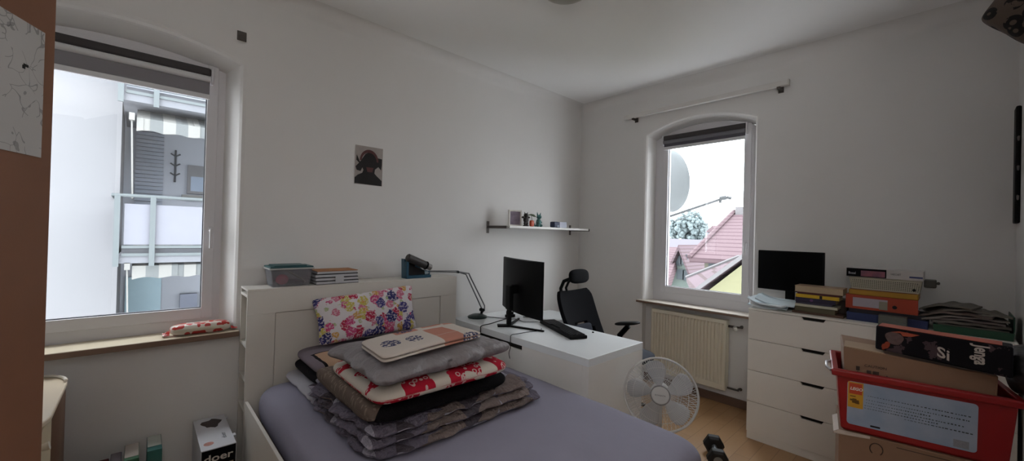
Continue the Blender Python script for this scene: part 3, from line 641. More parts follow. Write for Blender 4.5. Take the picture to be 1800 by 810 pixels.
b = B(); b.tube([(.70, 2.85, HT+.09), (.75, 2.85, HT+.06), (.80, 2.86, HT+.02)], .005, 8); tag(b.build('toy_stick', M('pale_stick', '#b5a9a0', .6), smooth=60), 'pale stick leaning inside the clear plastic box', 'stick')
b = B(); b.box(.635, .795, 2.85, 2.955, HT+.006, HT+.03); tag(b.build('game_cards', M('dark_green_bits', '#3d4a42', .8, var=.4, vs=60), bevel=.004), 'dark flat pack at the bottom of the clear plastic box', 'pack')
m_stripe = M('notebook_white', '#c2c2c6', .6); m_nbk = M('notebook_black', '#17171c', .6)
zz = HT+.0005
for k, (lab) in enumerate(('striped black and white notebook, bottom of the stack on the headboard', 'striped black and white notebook, second from the bottom on the headboard', 'striped black and white notebook, third from the bottom on the headboard')):
    w = thing('notebook', lab, 'notebook', (.99, 2.89, zz), 'notebooks stacked on the headboard')
    b = B(); dx = (.004, 0, -.003)[k]; b.box(.852+dx, 1.128+dx, 2.808, 2.985, zz+.003, zz+.019); b.build('pages', m_stripe, w)
    b = B(); b.box(.850+dx, 1.130+dx, 2.805, 2.988, zz, zz+.003); b.box(.850+dx, 1.130+dx, 2.805, 2.988, zz+.019, zz+.022); b.build('cover', m_nbk, w, bevel=.001)
    if k == 1:
        b = B(); b.box(.975, 1.03, 2.803, 2.805, zz-.012, zz+.030); b.build('paper_band', m_stripe, w)
    zz += .0225
w = thing('notepad', 'thick notepad with orange-brown cover on top of the striped notebooks', 'notepad', (.99, 2.89, zz))
b = B(); b.box(.862, 1.125, 2.812, 2.985, zz, zz+.018); b.build('pages', m_stripe, w); b = B(); b.box(.858, 1.128, 2.808, 2.99, zz+.018, zz+.022); b.build('cover', M('kraft_orange', '#a9744a', .7, var=.2, vs=20), w); b = B(); b.box(.858, 1.128, 2.808, 2.99, zz, zz+.003); b.build('back_cover', m_nbk, w)
# blue retail tray with black cylindrical gadget
m_bluebox = M('petrol_blue_card', '#1f4f66', .45, var=.08)
w = thing('display_box', 'petrol blue open cardboard tray standing on the headboard', 'box', (1.66, 2.87, HT))
pA, pB_ = at(712, 487, 'y', 2.85), at(757, 485, 'y', 2.85); x0, x1 = pA.x, pB_.x; zt = at(711, 455, 'y', 2.85).z
b = B(); b.prism([(x0, 2.86, HT), (x1, 2.86, HT), (x1, 2.86, HT+.05), (x1-.055, 2.86, HT+.05), (x0+.07, 2.86, zt-.012), (x0-.005, 2.86, zt)], (0, .05, 0)); b.build('back', m_bluebox, w, bevel=.002)
b = B(); b.box(x0, x1-.01, 2.825, 2.859, HT, HT+.022); b.box(x0-.003, x0+.018, 2.825, 2.859, HT+.022, zt-.02); b.build('tray_edge', m_bluebox, w, bevel=.003)
b = B(); b.prism([(x0+.022, 2.8585, HT+.024), (x1-.05, 2.8585, HT+.024), (x1-.058, 2.8585, HT+.055), (x0+.022, 2.8585, zt-.035)], (0, -.004, 0)); b.build('dark_lining', m_blackm, w)
b = B(); b.box(x1-.052, x1-.022, 2.8525, 2.8595, HT+.026, HT+.047); b.build('emblem', M('pale_blue_print', '#9fb5bf', .5), w)
text('lettering', 'SW', .018, (x1-.04, 2.8515, HT+.030), (1, 0, 0), (0, 0, 1), M('pale_print', '#c4c0b8', .5), w)
w = thing('ribbed_cylinder', 'black ribbed cylinder with silver cap leaning on the blue tray', 'gadget', (1.66, 2.83, HT+.08))
c0, c1 = at(716, 452, 'y', 2.832), at(748, 466, 'y', 2.832); d_ = (c1-c0).normalized(); c2 = at(757, 470, 'y', 2.832)
prof = []; L = (c1-c0).length
for i in range(25): prof.append((.030+(.0015 if i % 2 else 0) - (.004 if i in (0, 24) else 0), L*i/24))
b = B(); b.lathe([(.02, -.004)]+prof, c0, d_, 28); b.build('barrel', M('rubber_ribs', '#3b3736', .5, var=.2, vs=120), w, smooth=30)
b = B(); b.lathe([(.033, 0), (.034, .006), (.031, .012)], c1, d_, 28); b.build('collar', m_black, w, smooth=30)
b = B(); b.lathe([(.025, 0), (.025, .038), (.022, .042)], c1+d_*.012, d_, 24); b.build('silver_cap', M('satin_silver', '#8f8b88', .4, metal=.3), w, smooth=30)
b = B(); b.obox(c0+d_*.05-V((0, -.012, .035)), (.03, .006, .012), axes=(d_, V((0, 1, 0)), d_.cross(V((0, 1, 0))))); b.build('grip', m_black, w, bevel=.004)
# ================================================================== DESK
w = thing('desk', 'white rectangular desk standing end-on to the wall beside the bed', 'desk', (2.4, 2.26, 0))
dx0, dx1, dy0, dy1, dz = 2.07, 2.725, 1.508, 3.002, .73
b = B(); b.box(dx0, dx1, dy0, dy1, dz-.05, dz); b.build('desktop', m_desk, w, bevel=.0015)
b = B(); b.box(dx0, dx1, dy0, dy0+.05, 0, dz-.0505); b.build('end_panel', m_white, w, bevel=.0015)
b = B(); b.box(dx0, dx1-.05, dy1-.05, dy1, 0, dz-.0505); b.build('end_panel', m_white, w, bevel=.0015)
b = B()
sl0, sl1 = 2.105, 2.62
b.box(dx0, dx0+.02, dy0+.0505, sl0, .04, dz-.0505); b.box(dx0, dx0+.02, sl1, dy1-.0505, .04, dz-.0505); b.box(dx0, dx0+.02, sl0, sl1, .04, dz-.085)
b.build('modesty_panel', m_white, w, bevel=.001)
b = B(); b.box(dx0+.0205, dx0+.024, sl0-.01, sl1+.01, dz-.10, dz-.0505); b.build('cable_slot', M('slot_dark', '#1c1712', .8), w)
b = B(); b.box(dx0+.12, 3.30, 2.51, 2.94, dz-.078, dz-.0505); b.build('pull_out_panel', m_desk, w, bevel=.0015)
b = B(); b.box(dx0+.0005, dx0+.004, 2.93, 3.001, dz-.12, dz-.051); b.build('end_strip', M('strip_brown', '#6d584c', .7), w)
# ------------------------------------------------------------------ curved monitor seen from behind
w = thing('curved_monitor', 'large black curved monitor on a V-foot standing on the white desk', 'monitor', (2.26, 2.46, dz))
L_, R_ = V((2.47, 2.77, 0)), V((2.27, 2.085, 0)); tt = (R_-L_).normalized(); nn = V((tt.y, -tt.x, 0)); nn = nn if nn.x > 0 else -nn
zb0, zb1 = 0.835, 1.29; seg = 20; W_ = (R_-L_).length
def sag_(a): return -.028*(1-(2*a-1)**2)*-1
b = B(); vs = []
for k in range(seg+1):
    a = k/seg; p = L_+(R_-L_)*a - nn*(.030*(1-(2*a-1)**2))
    th_ = .010+.018*(1-abs(2*a-1)**3)
    for (off, z) in ((0, zb0), (0, zb1), (-th_, zb1-.006), (-th_, zb0+.006)): vs.append(p+nn*off+V((0, 0, z)))
fs = [(k*4+i, k*4+(i+1) % 4, (k+1)*4+(i+1) % 4, (k+1)*4+i) for k in range(seg) for i in range(4)]+[(3, 2, 1, 0), tuple(seg*4+i for i in range(4))]
b.add(vs, fs); b.build('housing', m_black, w, smooth=40, bevel=.003)
b = B(); vs = []
for k in range(seg+1):
    a = .012+.976*k/seg; p = L_+(R_-L_)*a - nn*(.030*(1-(2*a-1)**2))+nn*.0008
    vs += [p+V((0, 0, zb0+.012)), p+V((0, 0, zb1-.008))]
b.add(vs, [(2*k, 2*k+1, 2*k+3, 2*k+2) for k in range(seg)]); b.build('screen', M('dark_screen', '#030304', .35, var=0, spec=.08), w, smooth=60)
colm = V((2.262, 2.462, 0)); cen = (L_+R_)/2 - nn*.05
b = B(); ang = math.atan2(nn.y, nn.x); b.obox(colm+V((0, 0, dz+.17)), (.014, .024, .168), ang); b.obox(colm+V((0, 0, dz+.24)), (.018, .04, .10), ang)
b.build('column', m_black, w, bevel=.006)
b = B(); b.obox((colm+cen)/2+V((0, 0, 1.04)), (max(.03, (cen-colm).length/2), .035, .035), math.atan2((cen-colm).y, (cen-colm).x)); b.build('mount_arm', m_black, w, bevel=.006)
b = B()
for e in ((2.36, 2.155), (2.53, 2.62)):
    e = V((e[0], e[1], 0)); d = (e-colm); a = math.atan2(d.y, d.x); p = (colm+e)/2
    b.prism([colm+V((-math.sin(a)*.018, math.cos(a)*.018, dz+.0006)), colm-V((-math.sin(a)*.018, math.cos(a)*.018, -dz-.0006)), e-V((-math.sin(a)*.009, math.cos(a)*.009, -dz-.0006)), e+V((-math.sin(a)*.009, math.cos(a)*.009, dz+.0006))], (0, 0, .012))
e = V((2.19, 2.515, 0)); b.obox((colm+e)/2+V((0, 0, dz+.0086)), (.05, .03, .008), math.atan2((e-colm).y, (e-colm).x)); b.build('foot', m_black, w, bevel=.003)
# ------------------------------------------------------------------ keyboard, small bits
w = thing('keyboard', 'black computer keyboard lying near the right edge of the white desk', 'keyboard', (2.52, 2.10, dz))
ka, kb = V((2.628, 2.365, 0)), V((2.405, 1.845, 0)); kd = (kb-ka).normalized(); kn = V((-kd.y, kd.x, 0)); kc = (ka+kb)/2+V((0, 0, dz+.013))
b = B(); b.obox(kc, ((kb-ka).length/2, .072, .0125), axes=(kd, kn, V((0, 0, 1)))); b.build('case', m_black, w, bevel=.006)
m_key = M('black_keys', '#131316', .5)
b = B()
for r in range(5):
    for c in range(18):
        if (r == 0 and 5 < c < 11): continue
        b.obox(kc+kd*(-.5+(c+.5)/18)*((kb-ka).length-.03)+kn*(-.05+r*.0245)+V((0, 0, .016)), (.0115, .0098, .0038), axes=(kd, kn, V((0, 0, 1))))
b.build('keys', m_key, w)
b = B(); blob(b, (2.655, 1.90, dz+.006), .009, (1.2, 1, .6)); tag(b.build('earbud', m_black, smooth=60), 'tiny black earbud lying at the right edge of the desk', 'earbud')
def cable(label, pts, r=.003, mat=None, name='cable'):
    P = [V(p) for p in pts]; out = []
    for i in range(len(P)-1):
        p0 = P[max(i-1, 0)]; p1 = P[i]; p2 = P[i+1]; p3 = P[min(i+2, len(P)-1)]
        for k in range(8):
            t_ = k/8; out.append(.5*((2*p1)+(-p0+p2)*t_+(2*p0-5*p1+4*p2-p3)*t_**2+(-p0+3*p1-3*p2+p3)*t_**3))
    out.append(P[-1]); b = B(); b.tube(out, r, 8); return tag(b.build(name, mat or m_blackm, smooth=60), label, 'cable')
z = dz+.004
cable('black cable running from the lamp base to the plugs on the desk', [(2.33, 2.86, z+.003), (2.38, 2.80, z), (2.42, 2.72, z), (2.46, 2.70, z), (2.50, 2.72, z)])
cable('black cable looping from the plugs over the left desk edge down to the slot', [(2.46, 2.69, z), (2.34, 2.65, z+.004), (2.20, 2.62, z), (2.085, 2.60, z), (2.063, 2.585, dz-.02), (2.061, 2.58, dz-.10), (2.063, 2.56, dz-.14)], .004)
cable('thin black cable from the keyboard hanging over the near desk edge', [(2.42, 2.24, z), (2.36, 2.20, z), (2.26, 2.22, z), (2.15, 2.23, z), (2.078, 2.23, z), (2.064, 2.225, dz-.03), (2.063, 2.22, dz-.08), (2.062, 2.235, dz-.13), (2.064, 2.225, dz-.17)], .0025)
cable('thin black cable meandering on the desk behind the monitor', [(2.42, 2.66, z), (2.50, 2.62, z), (2.48, 2.50, z), (2.56, 2.44, z), (2.60, 2.34, z+.002)], .0022)
cable('short black cable end lying on the desk right of the monitor', [(2.62, 2.66, z), (2.66, 2.58, z+.003), (2.68, 2.60, z+.01), (2.71, 2.60, z+.016)], .0035)
w = thing('power_adapter', 'dark plug adapter with two upright plugs on the desk behind the monitor', 'adapter', (2.50, 2.72, dz))
b = B(); b.box(2.47, 2.56, 2.70, 2.745, dz+.0008, dz+.028); b.build('body', m_black, w, bevel=.004)
for x in (2.485, 2.535):
    b = B(); b.box(x-.011, x+.011, 2.708, 2.735, dz+.028, dz+.062 if x < 2.5 else dz+.05); b.build('plug', m_black, w, bevel=.004)
# ------------------------------------------------------------------ desk lamp
m_lampg = M('dark_teal_metal', '#1d302f', .3, metal=.1); m_lamps = M('grey_lamp_tube', '#77787a', .35, metal=.7)
w = thing('desk_lamp', 'thin jointed desk lamp with dark green round foot at the back of the desk', 'lamp', (2.30, 2.90, dz))
b = B(); b.lathe([(.088, .001), (.09, .008), (.084, .016), (.05, .030), (.02, .036)], (2.27, 2.895, dz), n=36); b.build('base', m_lampg, w, smooth=50)
j = V((2.335, 2.90, dz+.05)); el = at(822, 482, 'y', 2.90); el2 = at(805, 478, 'y', 2.90); en = at(752, 477, 'y', 2.93)
b = B(); b.cyl((2.315, 2.90, dz+.02), (2.33, 2.90, dz+.06), .012); b.cyl(j+V((-.012, -.02, .012)), j+V((-.012, .02, .012)), .016); b.build('joint', m_black, w, smooth=40)
b = B(); b.tube([j+V((-.004, .008, 0)), j+V((-.012, .008, .03)), el+V((0, .008, -.02)), el+V((-.012, .008, 0)), el2], .0055, 8); b.tube([j+V((.012, -.008, 0)), j+V((.012, -.008, .05)), el+V((.022, -.008, -.02)), el+V((.008, -.008, .008)), el2+V((0, -.008, .004))], .0055, 8); b.build('lower_arm', m_lamps, w, smooth=50)
b = B(); b.cyl(el2+V((0, -.012, 0)), el2+V((0, .016, 0)), .010); b.build('elbow', m_black, w, smooth=40)
b = B(); b.tube([el2, en], .0055, 8); b.tube([el2+V((0, -.008, .012)), en+V((0, -.004, .006))], .0025, 8); b.build('upper_arm', m_lamps, w, smooth=50)
b = B(); b.slab([en+V((-.16, -.012, -.022)), en+V((.0, -.012, -.022)), en+V((0, .03, -.022)), en+V((-.16, .03, -.022))], (0, 0, 1), .04, nu=16, nv=10); b.build('head', m_lampg, w, smooth=60)
# ================================================================== OFFICE CHAIR
m_mesh = M('black_mesh_fabric', '#0d0d11', .9, spec=.15, var=.15, vs=90, bump=.25, bs=300)
m_seat = M('blue_grey_seat', '#232733', .9, var=.1, vs=60, bump=.2, bs=250)
ch = thing('office_chair', 'black high-back office chair with headrest behind the desk', 'chair', (3.0, 1.95, 0))
cx = 2.995
BTL, BTR = V((cx-.235, 2.40, .985)), V((cx+.235, 2.40, .985)); BBL, BBR = V((cx-.215, 2.165, .50)), V((cx+.285, 2.165, .50))
nb = V((0, -.90, .42)).normalized()
b = B(); O = []
def bp(a, c, d): # a across -1..1, c up 0..1
    base = BBL.lerp(BBR, (a+1)/2).lerp(BTL.lerp(BTR, (a+1)/2), c)
    return base + nb*(d + .05*a*a + .035*math.sin(c*math.pi)*-1)
na, nc = 16, 16
def shape(a, c):
    wv = (.80+.22*math.sin(math.pi*min(1, c*1.25)*.55)) ; wv *= (1-.18*max(0, c-.82)/.18*max(0, c-.82)/.18)
    return a*wv
vs = []; fs = []; keep = {}
for d in (0, -.045):
    for c_ in range(nc+1):
        for a_ in range(na+1):
            c = c_/nc; a = -1+2*a_/na; vs.append(bp(shape(a, c), c, d))
def vid(k, c_, a_): return k*(na+1)*(nc+1)+c_*(na+1)+a_
def solid(a_, c_):
    a = -1+2*(a_+.5)/na; c = (c_+.5)/nc
    return not (abs(a) < .58 and .16 < c < .46 and (abs(a)/.58)**2+max(0, (c-.28)/.18)**2 < 1)
for c_ in range(nc):
    for a_ in range(na):
        if not solid(a_, c_): continue
        fs.append((vid(0, c_, a_), vid(0, c_, a_+1), vid(0, c_+1, a_+1), vid(0, c_+1, a_))); fs.append((vid(1, c_, a_+1), vid(1, c_, a_), vid(1, c_+1, a_), vid(1, c_+1, a_+1)))
        for (da, dc, e0, e1) in ((-1, 0, (c_, a_), (c_+1, a_)), (1, 0, (c_+1, a_+1), (c_, a_+1)), (0, -1, (c_, a_+1), (c_, a_)), (0, 1, (c_+1, a_), (c_+1, a_+1))):
            aa, cc = a_+da, c_+dc
            if not (0 <= aa < na and 0 <= cc < nc) or not solid(aa, cc):
                fs.append((vid(0, *e0), vid(0, *e1), vid(1, *e1), vid(1, *e0)))
b.add(vs, fs); o = b.build('backrest', m_mesh, ch, smooth=60, bevel=.01, seg=3)
b = B(); lp = BBL.lerp(BBR, .5).lerp(BTL.lerp(BTR, .5), .27); b.slab([lp+V((-.13, .035, -.075)), lp+V((.13, .035, -.075)), lp+V((.13, .065, .05)), lp+V((-.13, .065, .05))], nb, .03, e=4, nu=20, nv=14); b.build('lumbar_pad', m_seat, ch, smooth=60)
# neck + headrest
b = B(); b.tube([(cx-.09, 2.44, .92), (cx-.095, 2.45, 1.0), (cx-.09, 2.42, 1.07), (cx-.06, 2.36, 1.10)], .016, 10); b.tube([(cx+.0, 2.44, .92), (cx-.02, 2.45, 1.0), (cx-.02, 2.42, 1.06), (cx-.03, 2.36, 1.10)], .012, 10); b.build('headrest_stem', m_black, ch, smooth=60)
b = B(); hc = V((cx-.01, 2.31, 1.12)); b.slab([hc+V((-.14, .02, -.065)), hc+V((.135, .02, -.065)), hc+V((.135, .035, .065)), hc+V((-.14, .035, .065))], (0, -1, .1), .065, e=3, prof=3, nu=26, nv=18); b.build('headrest', m_mesh, ch, smooth=70)
b = B(); b.slab([(cx-.26, 1.63, .455), (cx+.265, 1.63, .455), (cx+.265, 2.15, .455), (cx-.26, 2.15, .455)], (0, 0, 1), .09, e=4, prof=4, nu=30, nv=30, amp=.004); b.build('seat', m_seat, ch, smooth=70)
b = B(); b.tube([(cx, 2.10, .44), (cx, 2.27, .44), (cx, 2.30, .55), (cx, 2.36, .72)], .025, 10); b.box(cx-.16, cx+.16, 1.80, 2.12, .415, .452); b.build('seat_mechanism', m_black, ch, bevel=.004)
for s in (-1, 1):
    xa = cx+s*.30; lw = -.075 if s < 0 else 0
    b = B(); b.tube([(cx+s*.15, 1.99, .435), (xa-.01*s, 1.99, .435), (xa, 2.04, .50), (xa, 2.06, .58+lw*.5), (xa, 1.97, .685+lw)], [.018, .018, .02, .026, .024], 10); am = b.build('armrest', m_black, ch, smooth=60)
    b = B(); b.slab([(xa-.045, 1.86, .715+lw*1.5), (xa+.045, 1.86, .715+lw*1.5), (xa+.045, 2.10, .665+lw*.8), (xa-.045, 2.10, .665+lw*.8)], (0, .2, 1), .032, e=4, nu=12, nv=16); b.build('arm_pad', m_blackm, am, smooth=70)
b = B(); b.cyl((cx, 1.95, .10), (cx, 1.95, .415), .03, .022); b.build('gas_lift', m_black, ch, smooth=40)
b = B()
ends = []
for k in range(5):
    a = math.radians(72*k+20); e = V((cx+.30*math.cos(a), 1.95+.30*math.sin(a), .075)); ends.append(e); b.tube([(cx, 1.95, .12), ((cx+e.x)/2, (1.95+e.y)/2, .10), e], [.028, .022, .014], 8)
b.build('star_base', m_black, ch, smooth=60)
for e in ends:
    b = B(); b.cyl(e+V((-.02, .01, -.045)), e+V((.02, .01, -.045)), .029); b.build('castor', m_black, ch, smooth=40)
# ================================================================== RADIATOR
m_rad = M('cream_radiator', '#e6decb', .45, var=.02)
w = thing('radiator', 'cream ribbed panel radiator under the right window', 'radiator', (3.91, 1.68, .1))
ry0, ry1, rz0, rz1, rx = 1.335, 2.05, .145, .772, 3.868
b = B(); n = 22; vs = []; step = (ry1-ry0-.03)/n
prof = [(ry0, .0), (ry0+.012, 0)]
for k in range(n):
    y = ry0+.015+k*step; prof += [(y+step*.08, 0), (y+step*.24, .016), (y+step*.76, .016), (y+step*.92, 0)]
prof += [(ry1-.012, 0), (ry1, 0)]
m = len(prof)
rows = [(rz0, .008, 0), (rz0+.004, 0, 0), (rz0+.05, 0, 0), (rz0+.07, 0, 1), (rz1-.05, 0, 1), (rz1-.03, 0, 0), (rz1-.004, 0, 0), (rz1, .008, 0)]
for (z_, in_, k_) in rows: vs += [(rx+in_+p[1]*k_, p[0], z_) for p in prof]
fs = [(r*m+i, r*m+i+1, (r+1)*m+i+1, (r+1)*m+i) for r in range(len(rows)-1) for i in range(m-1)]
b.add(vs, fs); o = b.build('front_panel', m_rad, w, smooth=35); sm = o.modifiers.new('s', 'SOLIDIFY'); sm.thickness = .006; sm.offset = 1
b = B(); b.box(rx+.022, rx+.075, ry0-.001, ry1+.001, rz0+.01, rz1-.004); b.box(rx+.004, rx+.03, ry0-.004, ry0, rz0, rz1); b.box(rx+.004, rx+.03, ry1, ry1+.004, rz0, rz1); b.build('convector_body', m_rad, w, bevel=.002)
b = B(); b.cyl((rx+.045, ry0-.004, rz1-.055), (rx+.045, ry0-.06, rz1-.055), .011); b.cyl((rx+.045, ry0-.06, rz1-.055), (rx+.045, ry0-.12, rz1-.05), .009); b.cyl((rx+.07, ry0-.10, rz1-.05), (rx+.089, ry0-.10, rz1-.05), .012); b.cyl((rx+.045, ry0-.06, rz1-.055), (rx+.045, ry0-.06, rz1-.085), .012)
b.cyl((rx+.045, ry0-.004, rz0+.02), (rx+.045, ry0-.10, rz0+.02), .009); b.cyl((rx+.045, ry0-.09, rz0+.02), (rx+.09, ry0-.09, rz0+.02), .010); b.cyl((rx+.082, ry0-.10, rz0+.02), (rx+.091, ry0-.10, rz0+.02), .013)
b.build('pipes', m_dkmetal, w, smooth=40)
b = B(); b.lathe([(.016, 0), (.018, .006), (.019, .03), (.015, .04), (.004, .044)], (rx+.035, ry0-.06, rz1-.06), (-.8, -.35, -.1), 20); b.build('thermostat_knob', M('white_valve', '#d0ccc4', .4), w, smooth=40)
# ================================================================== FAN
m_fanw = M('fan_white', '#c9c8c6', .4, var=.02); m_blade = clear('milky_blade', (.75, .76, .78, 1), .06, .2, fog=.70, fogcol=(.68, .68, .70, 1))
fc = V((2.46, 1.232, .500)); fa = V((-fc.x, -fc.y, .62)).normalized(); fu = V((0, 0, 1)); fr_ = fu.cross(fa).normalized(); fu = fa.cross(fr_).normalized()
w = thing('standing_fan', 'white round fan with wire guard at the end of the desk', 'fan', (2.50, 1.26, 0))
def fp(r, a, d): return fc + (fr_*math.cos(a)+fu*math.sin(a))*r + fa*d
b = B()
RG = .222
b.tube([fp(RG, 2*math.pi*i/60, 0) for i in range(60)], .007, 8, closed=True)
for (r_, d) in ((.105, .047), (.165, .036)): b.tube([fp(r_, 2*math.pi*i/48, d) for i in range(48)], .0016, 6, closed=True)
N_ = 90
for i in range(N_):
    a = 2*math.pi*i/N_
    b.tube([fp(.055, a, .052), fp(.10, a+.10, .049), fp(.15, a+.17, .040), fp(.20, a+.22, .018), fp(RG, a+.24, 0)], .00115, 4)
b.build('front_guard', m_fanw, w, smooth=60)
b = B(); b.lathe([(.054, .0), (.054, .006), (.048, .010), (.0, .011)], fc+fa*.045, fa, 32); b.build('badge', m_fanw, w, smooth=30)
b = B(); b.lathe([(.058, .0), (.060, .004), (.058, .008)], fc+fa*.042, fa, 32); b.build('badge_ring', M('chrome_grey', '#4c4c50', .25, metal=.9), w, smooth=30)
text('badge_text', 'ROWENTA', .0125, fc+fa*.0562-fr_*.032-fu*.004, fr_, fu, M('grey_print', '#55565c', .5), w)
b = B()
b.tube([fp(RG-.002, 2*math.pi*i/60, -.012) for i in range(60)], .005, 8, closed=True)
for i in range(48):
    a = 2*math.pi*i/48; b.tube([fp(.06, a, -.105), fp(.14, a-.08, -.10), fp(.20, a-.16, -.06), fp(RG-.002, a-.2, -.012)], .0012, 4)
b.tube([fp(.13, 2*math.pi*i/48, -.101) for i in range(48)], .0015, 6, closed=True); b.build('rear_guard', m_fanw, w, smooth=60)
for k in range(5):
    b = B(); a0 = math.radians(98+72*k); n1, n2 = 10, 8; vs = []
    for i in range(n1+1):
        t_ = i/n1; r_ = .035+.172*t_; wdt = .26+.22*math.sin(math.pi*min(1, t_*1.02))**.8+.10*t_
        if t_ > .85: wdt *= 1-.45*((t_-.85)/.15)**2
        for j_ in range(n2+1):
            s_ = j_/n2-.5; vs.append(fp(r_, a0+s_*wdt*2*(.78)+.10*t_, -.02-.045*s_))
    b.add(vs, [(i*(n2+1)+j_, i*(n2+1)+j_+1, (i+1)*(n2+1)+j_+1, (i+1)*(n2+1)+j_) for i in range(n1) for j_ in range(n2)])
    o = b.build('blade', m_blade, w, smooth=60); sm = o.modifiers.new('s', 'SOLIDIFY'); sm.thickness = .0015
b = B(); b.lathe([(.03, -.03), (.038, -.02), (.038, .01), (.02, .02)], fc, fa, 24); b.build('hub', m_fanw, w, smooth=40)
b = B(); b.lathe([(.04, -.20), (.058, -.18), (.062, -.12), (.055, -.06), (.03, -.05)], fc, fa, 28); b.build('motor_housing', m_fanw, w, smooth=50)
pb = fc-fa*.13; b = B(); b.cyl((pb.x, pb.y, .03), (pb.x, pb.y, pb.z-.03), .014); b.build('pole', m_fanw, w, smooth=40)
b = B(); b.lathe([(.16, .0005), (.162, .012), (.15, .024), (.04, .034), (.02, .04)], (pb.x, pb.y, 0), n=40); b.build('base', m_fanw, w, smooth=40)
# ================================================================== DUMBBELL
w = thing('dumbbell', 'black hexagonal dumbbell on the floor at the foot of the bed', 'dumbbell', (2.90, 1.05, 0))
h1, h2 = V((2.965, 1.085, 0)), V((2.84, 1.02, 0)); hd = (h2-h1).normalized(); hn = V((-hd.y, hd.x, 0)); R6 = .068; zc = R6*math.cos(math.pi/6)
m_rub = M('black_rubber', '#121214', .6, var=.15, vs=40, bump=.15, bs=120); m_chr = M('worn_chrome', '#8e9296', .35, metal=.8)
for nm, c0 in (('weight', h1), ('weight', h2)):
    sgn = 1 if c0 is h2 else -1; b = B(); vs = []
    for (s_, rr_) in ((-.005, .78), (.012, 1), (.050, 1), (.062, .78)):
        for k in range(6):
            a = math.pi/3*k; vs.append(c0+hd*s_*sgn+(hn*math.cos(a)+V((0, 0, 1))*math.sin(a))*R6*rr_+V((0, 0, zc+.0005)))
    b.add(vs, [(r*6+k, r*6+(k+1) % 6, (r+1)*6+(k+1) % 6, (r+1)*6+k) for r in range(3) for k in range(6)]+[tuple(range(5, -1, -1)), tuple(range(18, 24))]); b.build(nm, m_rub, w, bevel=.004)
b = B(); b.cyl(h1+V((0, 0, zc)), h2+V((0, 0, zc)), .016); b.build('handle', m_chr, w, smooth=40)
b = B(); e = h2+hd*.0622; b.prism([e+(hn*math.cos(a)*.028+V((0, 0, 1))*math.sin(a)*.028)+V((0, 0, zc)) for a in [i*math.pi/8 for i in range(16)]], hd*.001); b.build('end_disc', m_chr, w)
# ================================================================== DRESSER
dr_ = thing('dresser', 'long white dresser with handle-less drawers against the right wall', 'dresser', (3.65, .37, 0))
x0d, x1d, yR, yL, zt_ = 3.411, 3.880, -.262, 1.022, .985
m_drs = M('dresser_white', '#f2eee6', .45, var=.02)
b = B(); b.box(x0d+.02, x1d, yR, yL, .056, zt_-.013); b.build('carcass', m_drs, dr_)
b = B(); b.box(x0d, x1d, yR-.001, yL+.001, zt_-.013, zt_); b.build('top', m_drs, dr_, bevel=.0015)
b = B(); b.box(x0d+.006, x1d-.01, yR+.004, yL-.002, 0, .056); b.build('plinth', m_drs, dr_, bevel=.0015)
m_slot = M('slot_shadow_black', '#15120f', .9)  # black backing plates paint the shade inside the handle cutouts
zz = [.056, .284, .518, .751, .971]
for (ya, yb) in ((.222, 1.021), (-.261, .219)):
    for k in range(4):
        z0, z1 = zz[k]+.002, zz[k+1]-.002; ym = (ya+yb)/2; hwc = .068; c = .019
        b = B(); b.prism([(x0d, ya, z0), (x0d, yb, z0), (x0d, yb, z1), (x0d, ym+hwc, z1), (x0d, ym+hwc-.012, z1-c), (x0d, ym-hwc+.012, z1-c), (x0d, ym-hwc, z1), (x0d, ya, z1)], (.0175, 0, 0)); d = b.build('drawer', m_drs, dr_, bevel=.001)
        b = B(); b.box(x0d+.0176, x0d+.0199, ym-hwc-.01, ym+hwc+.01, z1-c-.01, z1+.001); b.build('slot_shade', m_slot, d)
DT = zt_
# monitor on dresser
w = thing('flat_monitor', 'black flat screen standing on the left end of the dresser behind the papers', 'monitor', (3.66, .82, DT))
mL, mR = at(1333, 439, 'x', 3.66), at(1449, 448, 'x', 3.62); mLb = at(1334, 506, 'x', 3.66); mRb = at(1449, 527, 'x', 3.62)
ax_ = V((mR.x-mL.x, mR.y-mL.y, 0)).normalized(); axn = V((ax_.y, -ax_.x, 0)); axn = axn if axn.x < 0 else -axn
wdt = math.hypot(mR.x-mL.x, mR.y-mL.y); zc_ = (mL.z+mLb.z+mR.z+mRb.z)/4; hh = (mL.z-mLb.z)/2; cc = V(((mL.x+mR.x)/2, (mL.y+mR.y)/2, (mL.z+mLb.z)/2))
upv = V((axn.x*-.10, axn.y*-.10, 1)).normalized()
b = B(); b.obox(cc-axn*.012, (wdt/2, .012, hh), axes=(ax_, axn, V((0, 0, 1)))); b.obox(cc-axn*.035, (wdt*.3, .014, hh*.6), axes=(ax_, axn, V((0, 0, 1)))); b.build('housing', m_black, w, bevel=.004)
b = B(); b.obox(cc+axn*.0006, (wdt/2-.008, .0004, hh-.010), axes=(ax_, axn, V((0, 0, 1)))); b.build('screen', M('dark_screen', '#030304', .35, var=0, spec=.08), w)
b = B(); b.obox(V((cc.x, cc.y, cc.z-hh-.03))-axn*.03, (.03, .012, .075), axes=(ax_, axn, V((0, 0, 1)))); b.build('neck', m_black, w, bevel=.003)
b = B(); b.obox(V((cc.x, cc.y, DT+.006))-axn*.03, (.11, .07, .0052), axes=(ax_, axn, V((0, 0, 1)))); b.build('foot', m_black, w, bevel=.004)
